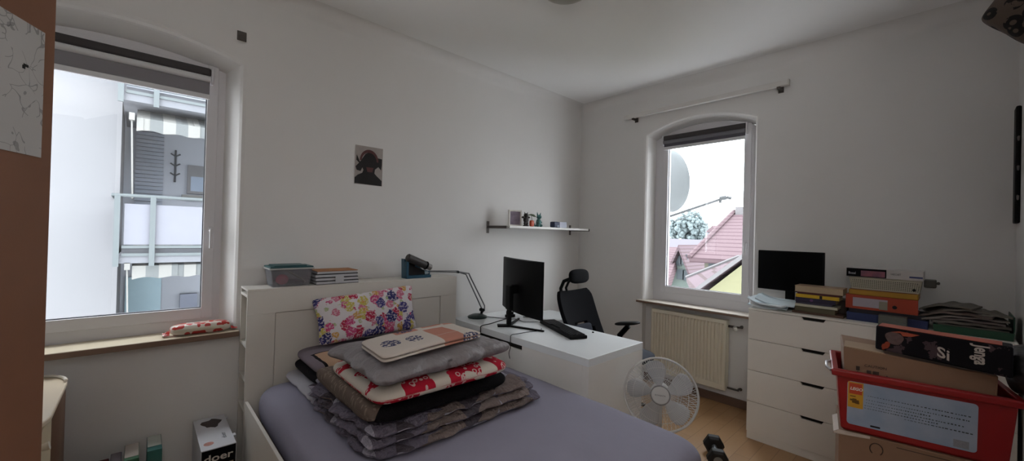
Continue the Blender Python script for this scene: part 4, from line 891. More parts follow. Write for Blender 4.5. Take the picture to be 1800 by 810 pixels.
# papers at the left end
papers = [((3.56, .93), 8, '#d3e2e8', 'pale blue-white letters sheaf fanned over the left dresser edge, lowest'), ((3.52, .90), -14, '#e0e9ed', 'white letter lying skewed on the left dresser end, middle of the papers'), ((3.55, .87), 3, '#d6e6ee', 'bluish-white folded letter on top of the paper pile'), ((3.50, .955), 24, '#e4ebee', 'white envelope jutting out toward the window on the dresser')]
z_ = DT+.0006
order = [0, 3, 1, 2]
for i in order:
    (px_, py_), an, hx, lb = papers[i]
    a = math.radians(an); n1, n2 = 12, 10; L1, L2 = (.155, .105) if i != 3 else (.11, .06); vs = []
    for q_ in (0, 1):
        for r in range(n1+1):
            for c in range(n2+1):
                u_, v_ = -1+2*r/n1, -1+2*c/n2
                zz_ = z_ + .010*q_ + (.032*max(0, v_)**2+.006*math.sin(u_*3+i)+.010*u_*(i-1))*(1 if i != 0 else .3)+.004
                vs.append((px_+L2*u_*math.cos(a)-L1*v_*math.sin(a)*.8, py_+L2*u_*math.sin(a)+L1*v_*math.cos(a)*.8, zz_))
    NN = (n1+1)*(n2+1); idx = lambda q_, r, c: q_*NN+r*(n2+1)+c
    fs = []
    for r in range(n1):
        for c in range(n2):
            fs.append((idx(1, r, c), idx(1, r+1, c), idx(1, r+1, c+1), idx(1, r, c+1))); fs.append((idx(0, r, c+1), idx(0, r+1, c+1), idx(0, r+1, c), idx(0, r, c)))
    for r in range(n1): fs += [(idx(0, r, 0), idx(0, r+1, 0), idx(1, r+1, 0), idx(1, r, 0)), (idx(0, r+1, n2), idx(0, r, n2), idx(1, r, n2), idx(1, r+1, n2))]
    for c in range(n2): fs += [(idx(0, 0, c+1), idx(0, 0, c), idx(1, 0, c), idx(1, 0, c+1)), (idx(0, n1, c), idx(0, n1, c+1), idx(1, n1, c+1), idx(1, n1, c))]
    b = B(); b.add(vs, fs); tag(b.build('letter_paper', M('paper'+hx, hx, .6, var=.05, vs=30), smooth=40), lb, 'paper', 'loose papers on the dresser'); z_ += .016
# book stack
books = [  # y-left, y-right (spine ends), thickness, cover colour, pages?, label
 (.760, .470, .016, '#5a4031', 0, 'wide dark brown book at the bottom of the pile beside the papers'),
 (.742, .515, .034, '#575239', 0, 'thick olive book, second from the bottom of the pile beside the papers'),
 (.740, .500, .018, '#c4c1ae', 0, 'pale grey-green book in the middle of the pile, under the purple one'),
 (.738, .530, .014, '#3c3a50', 0, 'thin slate paperback just under the purple book'),
 (.740, .510, .030, '#1f1a38', 0, 'dark purple book with violet emblem below the yellow one'),
 (.738, .492, .024, '#d0ac24', 0, 'bright yellow paperback in the pile beside the papers'),
 (.730, .490, .014, '#4c1822', 0, 'thin dark red book below the top cardboard-brown one'),
 (.745, .470, .044, '#a98e72', 1, 'thick tan book showing its page edges, top of the pile')]
z_ = DT+.0006
for k, (ya, yb, th, hx, pg, lb) in enumerate(books):
    xo = 3.47+(.004, .008, .0, .006, .002, .004, .008, .0)[k]; dpt = .15 if k else .16
    w = thing('book', lb, 'book', (xo+.08, (ya+yb)/2, z_), 'books piled on the dresser')
    mc = M('cover'+hx, hx, .5, var=.12, vs=30)
    b = B(); b.box(xo+.004, xo+dpt-.004, yb+.003, ya-.003, z_+.002, z_+th-.002); b.build('pages', m_pages, w)
    b = B(); b.box(xo, xo+dpt, yb, ya, z_, z_+.002); b.box(xo, xo+dpt, yb, ya, z_+th-.002, z_+th)
    if pg: b.box(xo+dpt-.003, xo+dpt, yb, ya, z_+.002, z_+th-.002)
    else: b.box(xo, xo+.003, yb, ya, z_+.002, z_+th-.002)
    b.build('cover', mc, w, bevel=.0008)
    if k == 5:
        b = B(); b.box(xo-.0006, xo, .585, .60, z_+.001, z_+th-.001); b.build('spine_mark', m_blackm, w); 
    if k == 4:
        b = B(); b.prism([(xo-.0006, .645+.010*math.cos(a), z_+.015+.009*math.sin(a)) for a in [i*math.pi/6 for i in range(12)]], (.0006, 0, 0)); b.build('spine_emblem', M('violet_print', '#6b3f74', .5), w)
    z_ += th+.0005
# second pile: box, binder, folder, basket, game box (front face about x=3.5)
XF = 3.50
w = thing('flat_box', 'royal blue flat box at the bottom of the pile under the orange binder', 'box', (3.62, .26, DT))
b = B(); b.box(XF-.01, XF+.25, .075, .455, DT+.0006, DT+.052); b.build('box', M('royal_blue', '#22315f', .5, var=.1), w, bevel=.002)
b = B(); b.box(XF+.0, XF+.25, .085, .445, DT+.052, DT+.078); b.build('lid', M('blue_black', '#1a1b26', .6), w, bevel=.002)
w = thing('ring_binder', 'orange-red ring binder lying flat in the pile between blue box and yellow folder', 'binder', (3.62, .29, DT+.08))
z0 = DT+.0785; m_bind = M('orange_binder', '#a33c22', .5, var=.08)
b = B(); b.box(XF-.004, XF+.26, .118, .462, z0, z0+.003); b.box(XF-.004, XF+.26, .118, .462, z0+.089, z0+.092); b.box(XF-.004, XF, .118, .462, z0+.003, z0+.089); b.build('cover', m_bind, w, bevel=.001)
b = B(); b.box(XF+.012, XF+.25, .13, .45, z0+.003, z0+.080); b.build('sheets', m_pages, w)
b = B(); b.box(XF-.0055, XF-.004, .255, .425, z0+.016, z0+.074); b.build('spine_label', M('label_lilac', '#a9a2ac', .5), w, bevel=.0005)
b = B(); b.cyl((XF-.0056, .222, z0+.034), (XF-.003, .222, z0+.034), .011, n=20); b.build('finger_hole', m_blackm, w)
b = B(); b.box(XF-.006, XF-.004, .255, .295, z0+.010, z0+.062); b.build('spine_tab', M('tab_grey', '#8c8a7a', .5), w)
z0 += .0925
w = thing('document_folder', 'mustard yellow folder lying on the orange binder', 'folder', (3.62, .28, z0))
b = B(); b.box(XF-.006, XF+.25, .118, .447, z0, z0+.034); b.build('folder', M('mustard', '#ab7f22', .5, var=.06), w, bevel=.005); z0 += .0345
b = B(); b.box(XF, XF+.25, .125, .44, z0, z0+.003); b.build('back_cover', M('rust_edge', '#6e2f1f', .6), w); z0 += .0035
# perforated basket
w = thing('plastic_basket', 'white perforated plastic basket on the yellow folder', 'basket', (3.62, .27, z0))
m_bask = M('basket_white', '#b9b6a4', .45, var=.02); H_ = .078
b = B(); rows_, cols_ = 6, 34; y0_, y1_ = .105, .445
def bwall(P):   # P(u,v) -> point ; lattice with square holes
    nu, nv = cols_, rows_; vs = []; fs = []
    us = []; vsx = []
    for i in range(nu): us += [i/nu+.28/nu, i/nu+.86/nu]
    us = [0]+us+[1]
    for j in range(nv): vsx += [.10+.74*j/nv+.03, .10+.74*j/nv+.09]
    vsx = [0]+vsx+[1]
    for v_ in vsx:
        for u_ in us: vs.append(P(u_, v_))
    m_ = len(us)
    for j in range(len(vsx)-1):
        for i in range(m_-1):
            if i % 2 == 1 and j % 2 == 1: continue
            fs.append((j*m_+i, j*m_+i+1, (j+1)*m_+i+1, (j+1)*m_+i))
    b.add(vs, fs)
bwall(lambda u_, v_: (XF+.012-.012*v_, y0_+.012*(1-v_)+(y1_-y0_-.024*(1-v_))*u_, z0+H_*v_))
b.add([(XF+.012, y0_+.012, z0+.001), (XF+.24, y0_+.012, z0+.001), (XF+.24, y1_-.012, z0+.001), (XF+.012, y1_-.012, z0+.001)], [(0, 1, 2, 3)])
b.add([(XF+.012, y0_+.012, z0), (XF+.24, y0_+.012, z0), (XF+.25, y0_, z0+H_), (XF, y0_, z0+H_)], [(0, 1, 2, 3)])
b.add([(XF+.012, y1_-.012, z0), (XF+.24, y1_-.012, z0), (XF+.25, y1_, z0+H_), (XF, y1_, z0+H_)], [(0, 1, 2, 3)])
b.add([(XF+.24, y0_+.012, z0), (XF+.24, y1_-.012, z0), (XF+.25, y1_, z0+H_), (XF+.25, y0_, z0+H_)], [(0, 1, 2, 3)])
o = b.build('basket', m_bask, w); sm = o.modifiers.new('s', 'SOLIDIFY'); sm.thickness = .0018
b = B(); b.tube([(XF-.001, y0_-.002, z0+H_), (XF-.001, y1_+.002, z0+H_), (XF+.251, y1_+.002, z0+H_), (XF+.251, y0_-.002, z0+H_)], .0035, 6, closed=True); b.build('rim', m_bask, w, smooth=60)
b = B(); b.box(XF+.02, XF+.235, y0_+.018, y1_-.018, z0+.004, z0+.066); tag(b.build('cloth_bundle', M('dark_contents', '#4a463e', .8, var=.3, vs=40)), 'dark contents inside the perforated basket', 'cloth')
b = B(); b.cyl((XF-.0045, .137, z0+.022), (XF-.001, .137, z0+.022), .008, n=16); b.build('clip', m_blackm, w)
z0 += H_+.004
# game / shoe box on top
w = thing('game_box', 'black and white printed flat box on top of the perforated basket', 'box', (3.60, .27, z0))
b = B(); b.box(XF-.02, XF+.22, .097, .458, z0, z0+.056); b.build('carton', M('box_white', '#bdb9b6', .45), w, bevel=.001)
b = B(); b.box(XF-.0212, XF-.02, .262, .458, z0+.001, z0+.055); b.build('black_panel', m_boxk, w, label='glossy black printed end')
t = NT('blurred_print'); co = t.coord('Object', (1, 1, 1)); v = t.vor(co, 45); mr = t.n('ShaderNodeMix', data_type='RGBA')
t.l(t.noise(co, 22, 3), mr.inputs[0]); mr.inputs[6].default_value = hexc('#2b2f4e'); mr.inputs[7].default_value = hexc('#a8606a'); t.col(mr.outputs[2]); m_print = t.m
b = B(); b.box(XF-.0222, XF-.0212, .268, .385, z0+.006, z0+.042); b.build('picture_panel', m_print, w)
text('lettering', 'VARIOART', .018, (XF-.0204, .243, z0+.024), (0, -1, 0), (0, 0, 1), M('dark_letters', '#2c2c30', .5), w, sx=.55)
text('logo_lettering', 'Bosal', .022, (XF-.0216, .448, z0+.016), (0, -1, 0), (0, 0, 1), m_stripe, w, sx=.8)
b = B(); b.box(XF-.0212, XF-.02, .10, .158, z0+.014, z0+.024); b.build('blue_stripe', M('stripe_blue', '#2b3566', .5), w)
b = B(); b.box(XF+.16, XF+.26, .045, .10, z0-.05, z0-.001); b.box(XF+.19, XF+.22, .03, .045, z0-.03, z0-.012)
tag(b.build('camera_mount', M('grey_mount', '#5c5b54', .6), bevel=.006), 'grey bracket sticking out of the right side of the perforated basket', 'bracket')
# grey little boxes in front
for (k, hx, z0_, z1_, lb) in ((0, '#5b625e', DT+.0006, DT+.032, 'grey-blue small box in front of the blue flat box, lower of two'), (1, '#63665f', DT+.0325, DT+.064, 'grey-green small box resting on the lower small box')):
    b = B(); b.box(XF-.075, XF-.013, .162, .292, z0_, z1_); tag(b.build('little_box', M('little'+hx, hx, .5), bevel=.002), lb, 'box', 'two little grey boxes on the dresser')
b = B(); b.box(3.64, 3.80, .36, .455, DT+.0785+.0, DT+.0786); 
# dark box between the two piles
b = B(); b.box(3.66, 3.80, .475, .60, DT+.0006, DT+.105); tag(b.build('storage_tin', M('brown_grey_tin', '#4f4540', .6), bevel=.004), 'dim brown-grey box in the gap between the two piles on the dresser', 'box')
# tray with newspapers
w = thing('letter_tray', 'green plastic letter tray at the right end of the dresser', 'tray', (3.62, -.09, DT))
b = B(); tub(b, 3.48, 3.80, -.252, .055, DT+.0006, DT+.045, .004, .003); b.build('tray', M('dark_green_plastic', '#1f4a36', .45), w, bevel=.001)
b = B(); b.box(3.50, 3.79, -.2535, -.2485, DT+.045, DT+.13); b.build('side_stop', M('dark_green_plastic', '#1f4a36', .45), w, bevel=.001)
def mag(label, xc, yc, lx, ly, z0, th, ang, curl, col, grp='magazines and newspapers on the dresser', name='magazine', drop=0.0):
    b = B(); n1, n2 = 10, 22; a = math.radians(ang); vs = []
    for q_ in (0, 1):
        for r in range(n1+1):
            for c in range(n2+1):
                u_, v_ = -1+2*r/n1, -1+2*c/n2
                k = curl*(math.sin((v_+1)*1.9)*.5)-drop*max(0, v_)**2 + .003*math.sin(v_*9+ang)*(1+u_*.3)
                vs.append((xc+lx*u_*math.cos(a)-ly*v_*math.sin(a), yc+lx*u_*math.sin(a)+ly*v_*math.cos(a), z0+th*q_+k))
    NN = (n1+1)*(n2+1); idx = lambda q_, r, c: q_*NN+r*(n2+1)+c; fs = []
    for r in range(n1):
        for c in range(n2):
            fs.append((idx(1, r, c), idx(1, r+1, c), idx(1, r+1, c+1), idx(1, r, c+1))); fs.append((idx(0, r, c+1), idx(0, r+1, c+1), idx(0, r+1, c), idx(0, r, c)))
    for r in range(n1): fs += [(idx(0, r, 0), idx(0, r+1, 0), idx(1, r+1, 0), idx(1, r, 0)), (idx(0, r+1, n2), idx(0, r, n2), idx(1, r, n2), idx(1, r+1, n2))]
    for c in range(n2): fs += [(idx(0, 0, c+1), idx(0, 0, c), idx(1, 0, c), idx(1, 0, c+1)), (idx(0, n1, c), idx(0, n1, c+1), idx(1, n1, c+1), idx(1, n1, c))]
    b.add(vs, fs); return tag(b.build(name, M('news'+col, col, .75, var=.18, vs=50), smooth=40), label, 'magazine', grp)
mag('thick pad of grey papers lying inside the green tray', 3.64, -.10, .14, .135, DT+.006, .045, 0, 0, '#5f5c55')
mag('grey newspaper directly on the pad in the green tray', 3.64, -.085, .14, .15, DT+.055, .014, 3, .006, '#6f6a62')
mag('mauve-grey magazine, third layer of the pile at the right end', 3.63, -.065, .135, .165, DT+.075, .010, -4, .008, '#6c625f', drop=.02)
mag('light newspaper with a bright folded edge in the right-hand pile', 3.64, -.055, .14, .17, DT+.091, .008, 5, .010, '#86807a', drop=.03)
mag('brownish magazine drooping to the left in the right-hand pile', 3.63, -.035, .13, .155, DT+.106, .010, -7, .012, '#6a5d56', drop=.045)
mag('dull newspaper second from the top of the right-hand pile', 3.66, -.03, .13, .12, DT+.125, .008, 10, .012, '#7a756c', drop=.03)
mag('grey crumpled newspaper on top of the right-hand pile', 3.66, -.015, .12, .11, DT+.142, .010, -12, .014, '#706c64', drop=.03)
mag('rumpled newspaper with torn corner at the far right of the pile', 3.66, -.17, .12, .065, DT+.112, .012, 8, .010, '#77736a')
# ================================================================== STACK OF BOXES at the right
ang = math.radians(100-90)  # rotation of the stack against the wall direction
su = V((math.sin(ang)*-1, math.cos(ang), 0)); 
su = V((-.174, .985, 0)).normalized()         # along the fronts, towards the left
sn = V((su.y, -su.x, 0)); sn = sn if sn.x < 0 else -sn   # outward, towards the bed
P_l = V((2.205, .315, 0))                      # left front corner of the red tub at rim height
m_tubr = M('red_plastic', '#931419', .35, var=.05)
w = thing('cardboard_box', 'plain brown cardboard box with an open white flap under the red tub', 'box', (2.40, .05, 0))
BL_ = P_l-su*.01-sn*.012; Lb, Db = .49, .33
cb = BL_-su*(Lb/2)-sn*(Db/2)
b = B(); b.obox(cb+V((0, 0, .35)), (Lb/2, Db/2, .3495), axes=(su, sn, V((0, 0, 1)))); b.build('carton', m_card, w, bevel=.003)
b = B(); f0 = BL_+V((0, 0, .70)); b.prism([f0, f0-su*.10+V((0, 0, .001)), f0-su*.10+sn*.004+V((0, 0, -.006)), f0+su*.02+sn*.018+V((0, 0, -.012))], V((0, 0, -.003))); b.prism([f0, f0+su*.018+V((0, 0, -.012)), f0+su*.018-sn*.2+V((0, 0, -.012)), f0-sn*.2], V((0, 0, -.002))); b.build('flap', M('pale_card_flap', '#b5a597', .7), w)
o_ = BL_-su*.12+sn*.001+V((0, 0, .655))
b = B(); b.tube([o_+su*.02*math.cos(a)+V((0, 0, .024*math.sin(a))) for a in [math.radians(q) for q in range(-50, 240, 20)]], .0018, 6); b.build('printed_symbol', M('dark_ink', '#3a2a22', .7), w)
b = B(); q0 = BL_-su*.20+sn*.0006+V((0, 0, .683)); b.obox(q0-su*.12, (.14, .0004, .0012), axes=(su, sn, V((0, 0, 1)))); b.build('tape_seam', M('dark_ink', '#3a2a22', .7), w)
# tub
w = thing('toy_tub', 'red plastic brick tub with blue parts label, standing on the cardboard box', 'tub', (2.40, .07, .70))
zt0, zt1 = .7005, .962; Lt, Dt = .50, .34; fl = .014
def SP(s_, d_, z_): return P_l - su*s_ - sn*d_ + V((0, 0, z_))   # s along, d inward
b = B()
def ring(ins, z_): return [SP(ins, ins, z_), SP(Lt-ins, ins, z_), SP(Lt-ins, Dt-ins, z_), SP(ins, Dt-ins, z_)]
rs_ = [ring(fl+.012, zt0), ring(fl+.002, zt0+.012), ring(.0, zt1-.03), ring(-.018, zt1-.028), ring(-.020, zt1-.004), ring(-.014, zt1), ring(.004, zt1), ring(fl+.004, zt0+.006)]
vs = [p for r in rs_ for p in r]; fs = [(3, 2, 1, 0)]+[(k*4+i, k*4+(i+1) % 4, (k+1)*4+(i+1) % 4, (k+1)*4+i) for k in range(len(rs_)-1) for i in range(4)]+[tuple((len(rs_)-1)*4+i for i in range(4))]
b.add(vs, fs); b.build('tub', m_tubr, w, bevel=.004)
b = B(); e = SP(-.012, .02, zt1-.008); b.tube([SP(-.02, .00, zt1-.012), SP(-.034, .02, zt1-.004), SP(-.034, .10, zt1-.002), SP(-.02, .14, zt1-.006)], .006, 8); b.build('white_handle', M('handle_white', '#cfcdd2', .3), w, smooth=60)
t = NT('sky_label'); co = t.coord('Object', (1, 1, 1)); c = t.mix(t.noise(co, 11, 3), hexc('#7690ad'), hexc('#b4bccb')); t.col(c); t.b.inputs['Roughness'].default_value = .3; m_label = t.m
fz = lambda z_: fl*(zt1-.03-z_)/(zt1-.03-zt0)   # inward lean of the front at a height
def LP(s_, z_, o=.0008): return SP(s_, fz(z_)-o, z_)
lab0, lab1, lz0, lz1 = .035, .405, .735, .918
def lrect(b, s0, s1, z0_, z1_, o=.0008, th=.0004): b.prism([LP(s0, z0_, o), LP(s1, z0_, o), LP(s1, z1_, o), LP(s0, z1_, o)], sn*th)
b = B(); r_ = .012; pts = []
for (cs, cz, a0) in ((lab1-r_, lz0+r_, -90), (lab1-r_, lz1-r_, 0), (lab0+r_, lz1-r_, 90), (lab0+r_, lz0+r_, 180)):
    for k in range(5): a = math.radians(a0+22.5*k); pts.append(LP(cs+r_*math.cos(a), cz+r_*math.sin(a)))
b.prism(pts, sn*.0005); lb = b.build('parts_label', m_label, w, label='pale blue printed label with rows of parts')
b = B(); lrect(b, .037, .086, .808, .916, .0018); b.build('yellow_patch', M('label_yellow', '#c9972a', .4), lb)
b = B(); lrect(b, .041, .082, .866, .911, .0024); b.build('red_logo_square', M('logo_orange_red', '#c4462c', .4), lb)
zz0 = .889; zdir = (LP(.1, .92)-LP(.1, .72)).normalized()
text('logo_lettering', 'LEGO', .0165, LP(.0435, zz0-.006, .0032), -su, zdir, M('logo_white', '#e0ded8', .4), lb, shear=.2, sx=.95, bold=.0006)
b = B(); lrect(b, .044, .062, .854, .858, .0024)
for (a_, c_) in ((.050, .840), (.058, .843), (.066, .838), (.057, .832), (.067, .830), (.060, .837)): lrect(b, a_-.006, a_+.007, c_-.004, c_+.004, .0024)
b.build('patch_print', M('patch_brown', '#6b4a1c', .5), lb)
b = B(); rr2 = random.Random(3)
for row, (z_, s0, s1, w_) in enumerate(((.868, .10, .385, .004), (.851, .095, .385, .0032), (.838, .095, .28, .003), (.826, .09, .37, .004), (.815, .09, .30, .0034), (.803, .21, .39, .0055))):
    s_ = s0
    while s_ < s1:
        ww = w_*rr2.uniform(.7, 1.7); hgt = .0016+.0028*(s_-s0)/(s1-s0)*rr2.uniform(.5, 1.2)
        lrect(b, s_, s_+ww, z_-(s_-s0)*.012, z_-(s_-s0)*.012+hgt, .0016); s_ += ww+.0035*rr2.uniform(.6, 1.5)
b.build('printed_parts', M('label_dark_green', '#2f3e3c', .5, var=.4, vs=90), lb)
b = B(); lrect(b, .110, .140, .742, .749, .0016); b.build('printed_caption', m_blackm, lb)
b = B(); lrect(b, .345, .385, .742, .770, .0016); b.build('printed_footer', M('label_grey', '#8b8f96', .5, var=.2, vs=200), lb)
# carton inside the tub
w = thing('caution_box', 'brown cardboard carton with CAUTION print standing inside the red tub', 'box', (2.40, .07, .72))
b = B(); cz1 = 1.042
v8 = [SP(.012+.02, .022, .7125), SP(.452, .022, .7125), SP(.452, .30, .7125), SP(.032, .30, .7125), SP(.020, .014, 1.055), SP(.455, .014, 1.030), SP(.455, .30, 1.030), SP(.020, .30, 1.055)]
b.add(v8, [(3, 2, 1, 0), (4, 5, 6, 7), (0, 1, 5, 4), (1, 2, 6, 5), (2, 3, 7, 6), (3, 0, 4, 7)]); b.build('carton', m_card, w, bevel=.004)
b = B(); b.prism([SP(.022, .016, 1.0555), SP(.15, .016, 1.048), SP(.15, .15, 1.050), SP(.03, .12, 1.060)], V((0, 0, .003))); b.build('flap', M('light_card', '#a88f76', .8), w)
ink = M('dark_ink', '#3a2a22', .7)
text('caution_lettering', 'CAUTION', .014, SP(.088, .0125, .985), -su, (0, 0, 1), ink, w, label='dark CAUTION lettering', sx=1.1)
b = B()
def fr_rect(s0, s1, z0_, z1_): b.prism([SP(s0, .0125, z0_), SP(s1, .0125, z0_), SP(s1, .0125, z1_), SP(s0, .0125, z1_)], sn*.0005)
fr_rect(.062, .074, .965, .982); fr_rect(.067, .069, .955, .966); b.build('fragile_symbol', ink, w)
b = B(); fr_rect(.096, .110, .950, .972); b.build('handling_symbol', ink, w)
b = B(); fr_rect(.115, .134, .950, .972); b.build('handling_symbol', ink, w)
b = B(); fr_rect(.156, .160, .944, .962); fr_rect(.150, .166, .944, .950); b.build('arrow_symbol', ink, w)
# jenga-style game box
w = thing('block_game_box', 'dark block game box with orange top lying across the cardboard carton', 'game box', (2.42, .03, 1.05))
g0 = V((2.255, .20, 0)); g1 = V((2.235, -.150, 0)); gu = (g1-g0).normalized(); gn = V((-gu.y, gu.x, 0)); gn = gn if gn.x > 0 else -gn
def GP(s_, d_, z_): return g0+gu*s_*.36+gn*d_+V((0, 0, z_))
zb_a, zb_b, zt_a, zt_b = 1.062, 1.042, 1.158, 1.150
b = B(); vs = []
v8 = [GP(0, 0, zb_a), GP(1, 0, zb_b), GP(1, .10, zb_b), GP(0, .10, zb_a), GP(0, .008, zt_a), GP(1, .008, zt_b), GP(1, .10, zt_b), GP(0, .10, zt_a)]
b.add(v8, [(3, 2, 1, 0), (0, 1, 5, 4), (1, 2, 6, 5), (2, 3, 7, 6), (3, 0, 4, 7), (4, 5, 6, 7)]); bmat = NT('game_print'); t = bmat; co = t.coord('Object', (1, 1, 1)); n1_ = t.noise(co, 16, 4, .6)
c = t.mix(t.math('GREATER_THAN', n1_, .60), hexc('#0e0c12'), hexc('#4a3c40')); c = t.mix(t.math('GREATER_THAN', t.noise(t.coord('Object', (1, 1, 1), (3, 3, 3)), 13, 3), .66), c, hexc('#8a3d2a')); t.col(c); t.b.inputs['Roughness'].default_value = .6; t.b.inputs['Specular IOR Level'].default_value = .12
b.build('carton', bmat.m, w, bevel=.006)
b = B(); b.prism([GP(.02, .012, zt_a), GP(.93, .012, zt_b+.001), GP(.93, .098, zt_b+.001), GP(.02, .098, zt_a)], V((0, 0, .0012))); b.build('top_print', M('orange_pink_print', '#b0533f', .4, var=.25, vs=8), w, label='orange-pink printed top')
gy = (GP(.5, 0, 1.10)-GP(.5, 0, 1.0)).normalized(); go = -gn*.0012
def gl(s_, k): return GP(s_, .004-.0, (zb_a*(1-s_)+zb_b*s_)+(.098)*k)+go*3
text('game_lettering', 'Jenga', .050, gl(.755, .97), (0, 0, -1), gu, M('logo_pale', '#b8aea6', .4), w, label='pale Jenga lettering running downwards', sx=.68, bold=.0014)
text('s_lettering', 'Si', .055, gl(.49, .26), gu+V((0, 0, -.35)), V((0, 0, 1)), M('logo_pale', '#b8aea6', .4), w, bold=.001)
b = B(); pts = [gl(.16+.075*math.cos(a)*(1+.1*math.sin(3*a)), .60+.26*math.sin(a)) for a in [i*math.pi/10 for i in range(20)]]; b.prism(pts, -gn*.0006); b.build('printed_portrait', M('dull_skin_print', '#5e4a48', .5, var=.5, vs=70), w)
b = B(); pts = [gl(x_, y_) for x_, y_ in ((.13, .84), (.20, .93), (.36, .92), (.30, .80), (.23, .76), (.21, .86))]; b.prism(pts, -gn*.0009); b.build('printed_flame', M('flame_print', '#a3482e', .5), w)
# black bag at the right behind
m_bag = M('black_bag', '#0e0d10', .45, var=.2, vs=20, bump=.4, bs=20, bd=.02)
b = B(); b.slab([(2.262, -.262, .966), (2.262, -.150, .966), (2.60, -.150, .966), (2.60, -.262, .966)], (0, 0, 1), .16, e=4, prof=3, nu=20, nv=20, amp=.02, fr=9, seed=5)
tag(b.build('plastic_bag', m_bag, smooth=60), 'crumpled black bag at the right end of the red tub beside the wall', 'bag')
b = B(); b.slab([(2.53, .39, .001), (2.75, .42, .001), (2.75, .60, .001), (2.53, .56, .001)], (0, 0, 1), .12, e=3, prof=3, nu=16, nv=16, amp=.01, seed=3)
# ------------------------------------------------------------------ right edge: wall object, leopard cushion on shelf
b = B(); b.box(3.56, 3.80, -.279, -.262, 1.63, 2.32); fo = b.build('mirror_back', m_black); bpy.data.objects.remove(fo)
w = thing('hook_rail', 'tall narrow black rail with small metal hooks on the wall at the right edge', 'rail', (3.745, -.27, 1.62))
b = B(); b.box(3.70, 3.80, -.2795, -.258, 1.635, 2.315); b.build('rail', m_black, w, bevel=.008, seg=3)
for z in (1.78, 1.95, 2.12):
    b = B(); b.tube([(3.705, -.268, z+.02), (3.692, -.268, z), (3.680, -.268, z-.010), (3.668, -.268, z), (3.664, -.268, z+.012)], .004, 8); b.build('hook', m_metal, w, smooth=60)
t = NT('leopard_print'); co = t.coord('Object', (1, 1, 1)); v = t.vor(co, 21, rand=.55)
rg = t.math('MULTIPLY', t.math('GREATER_THAN', v.outputs['Distance'], .20), t.math('LESS_THAN', v.outputs['Distance'], .46)); rg = t.math('MULTIPLY', rg, t.math('GREATER_THAN', t.noise(co, 40, 2), .40))
t.col(t.mix(rg, hexc('#4b4038'), hexc('#0a0706'))); t.b.inputs['Roughness'].default_value = .95; t.bump(t.noise(co, 160, 2), .4, .005); m_leo = t.m
c0 = at(1722, 35, 'x', 2.0); c1 = at(1800, 76, 'x', 2.0); c3 = at(1748, 0, 'x', 2.0)
b = B(); e1 = (c1-c0).normalized()*.34; e2 = (c3-c0).normalized()*.34; nrm = e1.cross(e2).normalized(); nrm = nrm if nrm.x < 0 else -nrm
b.slab([c0-nrm*.05, c0-nrm*.05+e1, c0-nrm*.05+e1+e2, c0-nrm*.05+e2], nrm, .10, e=30, prof=3, nu=30, nv=30, amp=.004, edge=.008)
lp_ = tag(b.build('leopard_cushion', m_leo, smooth=70), 'leopard-print cushion corner hanging in at the top right', 'cushion')
b = B(); b.box(1.55, 2.45, -.28, -.20, 2.02, 2.045)
# ================================================================== OUTSIDE
m_fac = M('white_facade', '#c9c9cd', rough=.9, k=OUT_DIM, var=.03, vs=1.5, spec=.1); m_fac2 = M('grey_render', '#8c8f96', rough=.9, k=OUT_DIM*4.6, var=.04, vs=2, spec=.1)  # recess materials are dimmed far less, offsetting the shade in there
m_slabc = M('pale_concrete', '#b9bcc4', rough=.9, k=OUT_DIM, spec=.1); m_railg = M('green_grey_rail', '#9ba5a8', rough=.6, k=OUT_DIM, spec=.2); m_pan = M('balcony_panel', '#c3c5d2', rough=.7, k=OUT_DIM, spec=.2); m_awn = M('awning_white', '#d0d0cc', rough=.9, k=OUT_DIM, spec=.1); m_awn2 = M('awning_grey', '#a5aaab', rough=.9, k=OUT_DIM, spec=.1)
nb_ = thing('apartment_building', 'white apartment building with balconies and striped awnings outside the left window', 'building', (0, 9, -6))
b = B(); b.box(-9, -.247, 8.5, 10.5, -6, 11); b.build('facade', m_fac, nb_)
b = B(); b.box(-.246, 6, 9.9, 10.5, -6, 11); b.build('recessed_wall', m_fac2, nb_)
YF = 7.75
for lvl in (0, 2.27, -2.42):
    zt0_ = at(355, 430, 'y', YF).z+lvl; zb0_ = zt0_-.26
    xl = at(208, 430, 'y', YF).x; xr = 5.0
    b = B(); b.box(xl, xr, YF, 9.899, zb0_+.0, zb0_+.12); b.box(xl+.03, xr, YF+.05, 9.899, zb0_+.12, zt0_-.06); bal = b.build('balcony', m_slabc, nb_)
    b = B(); b.box(xl+.03, xr, YF-.02, YF+.01, zt0_-.05, zt0_-.01); b.box(xl+.03, xr, YF-.02, YF+.01, zt0_-.16, zt0_-.12); b.build('slab_rail', m_railg, bal)
    zp0, zp1 = zt0_+.0, at(208, 357, 'y', YF).z+lvl
    b = B(); b.box(xl+.05, xr, YF-.005, YF+.02, zp0, zp1); b.build('balcony_panel', m_pan, bal)
    b = B(); b.box(xl-.03, xl-.005, YF-.02, 8.499, zp0, zp1); b.build('side_panel', m_pan, bal)
    zr = at(200, 342, 'y', YF).z+lvl; b = B(); b.tube([(xr, YF-.03, zr), (xl-.08, YF-.03, zr), (xl-.08, 8.49, zr)], .022, 8); b.build('handrail', m_railg, bal)
    for px_ in (205, 268, 420, 560):
        x_ = at(px_, 400, 'y', YF).x; b = B(); b.box(x_-.03, x_+.03, YF-.05, YF-.021, zb0_-.04, zr); b.build('post', m_railg, bal)
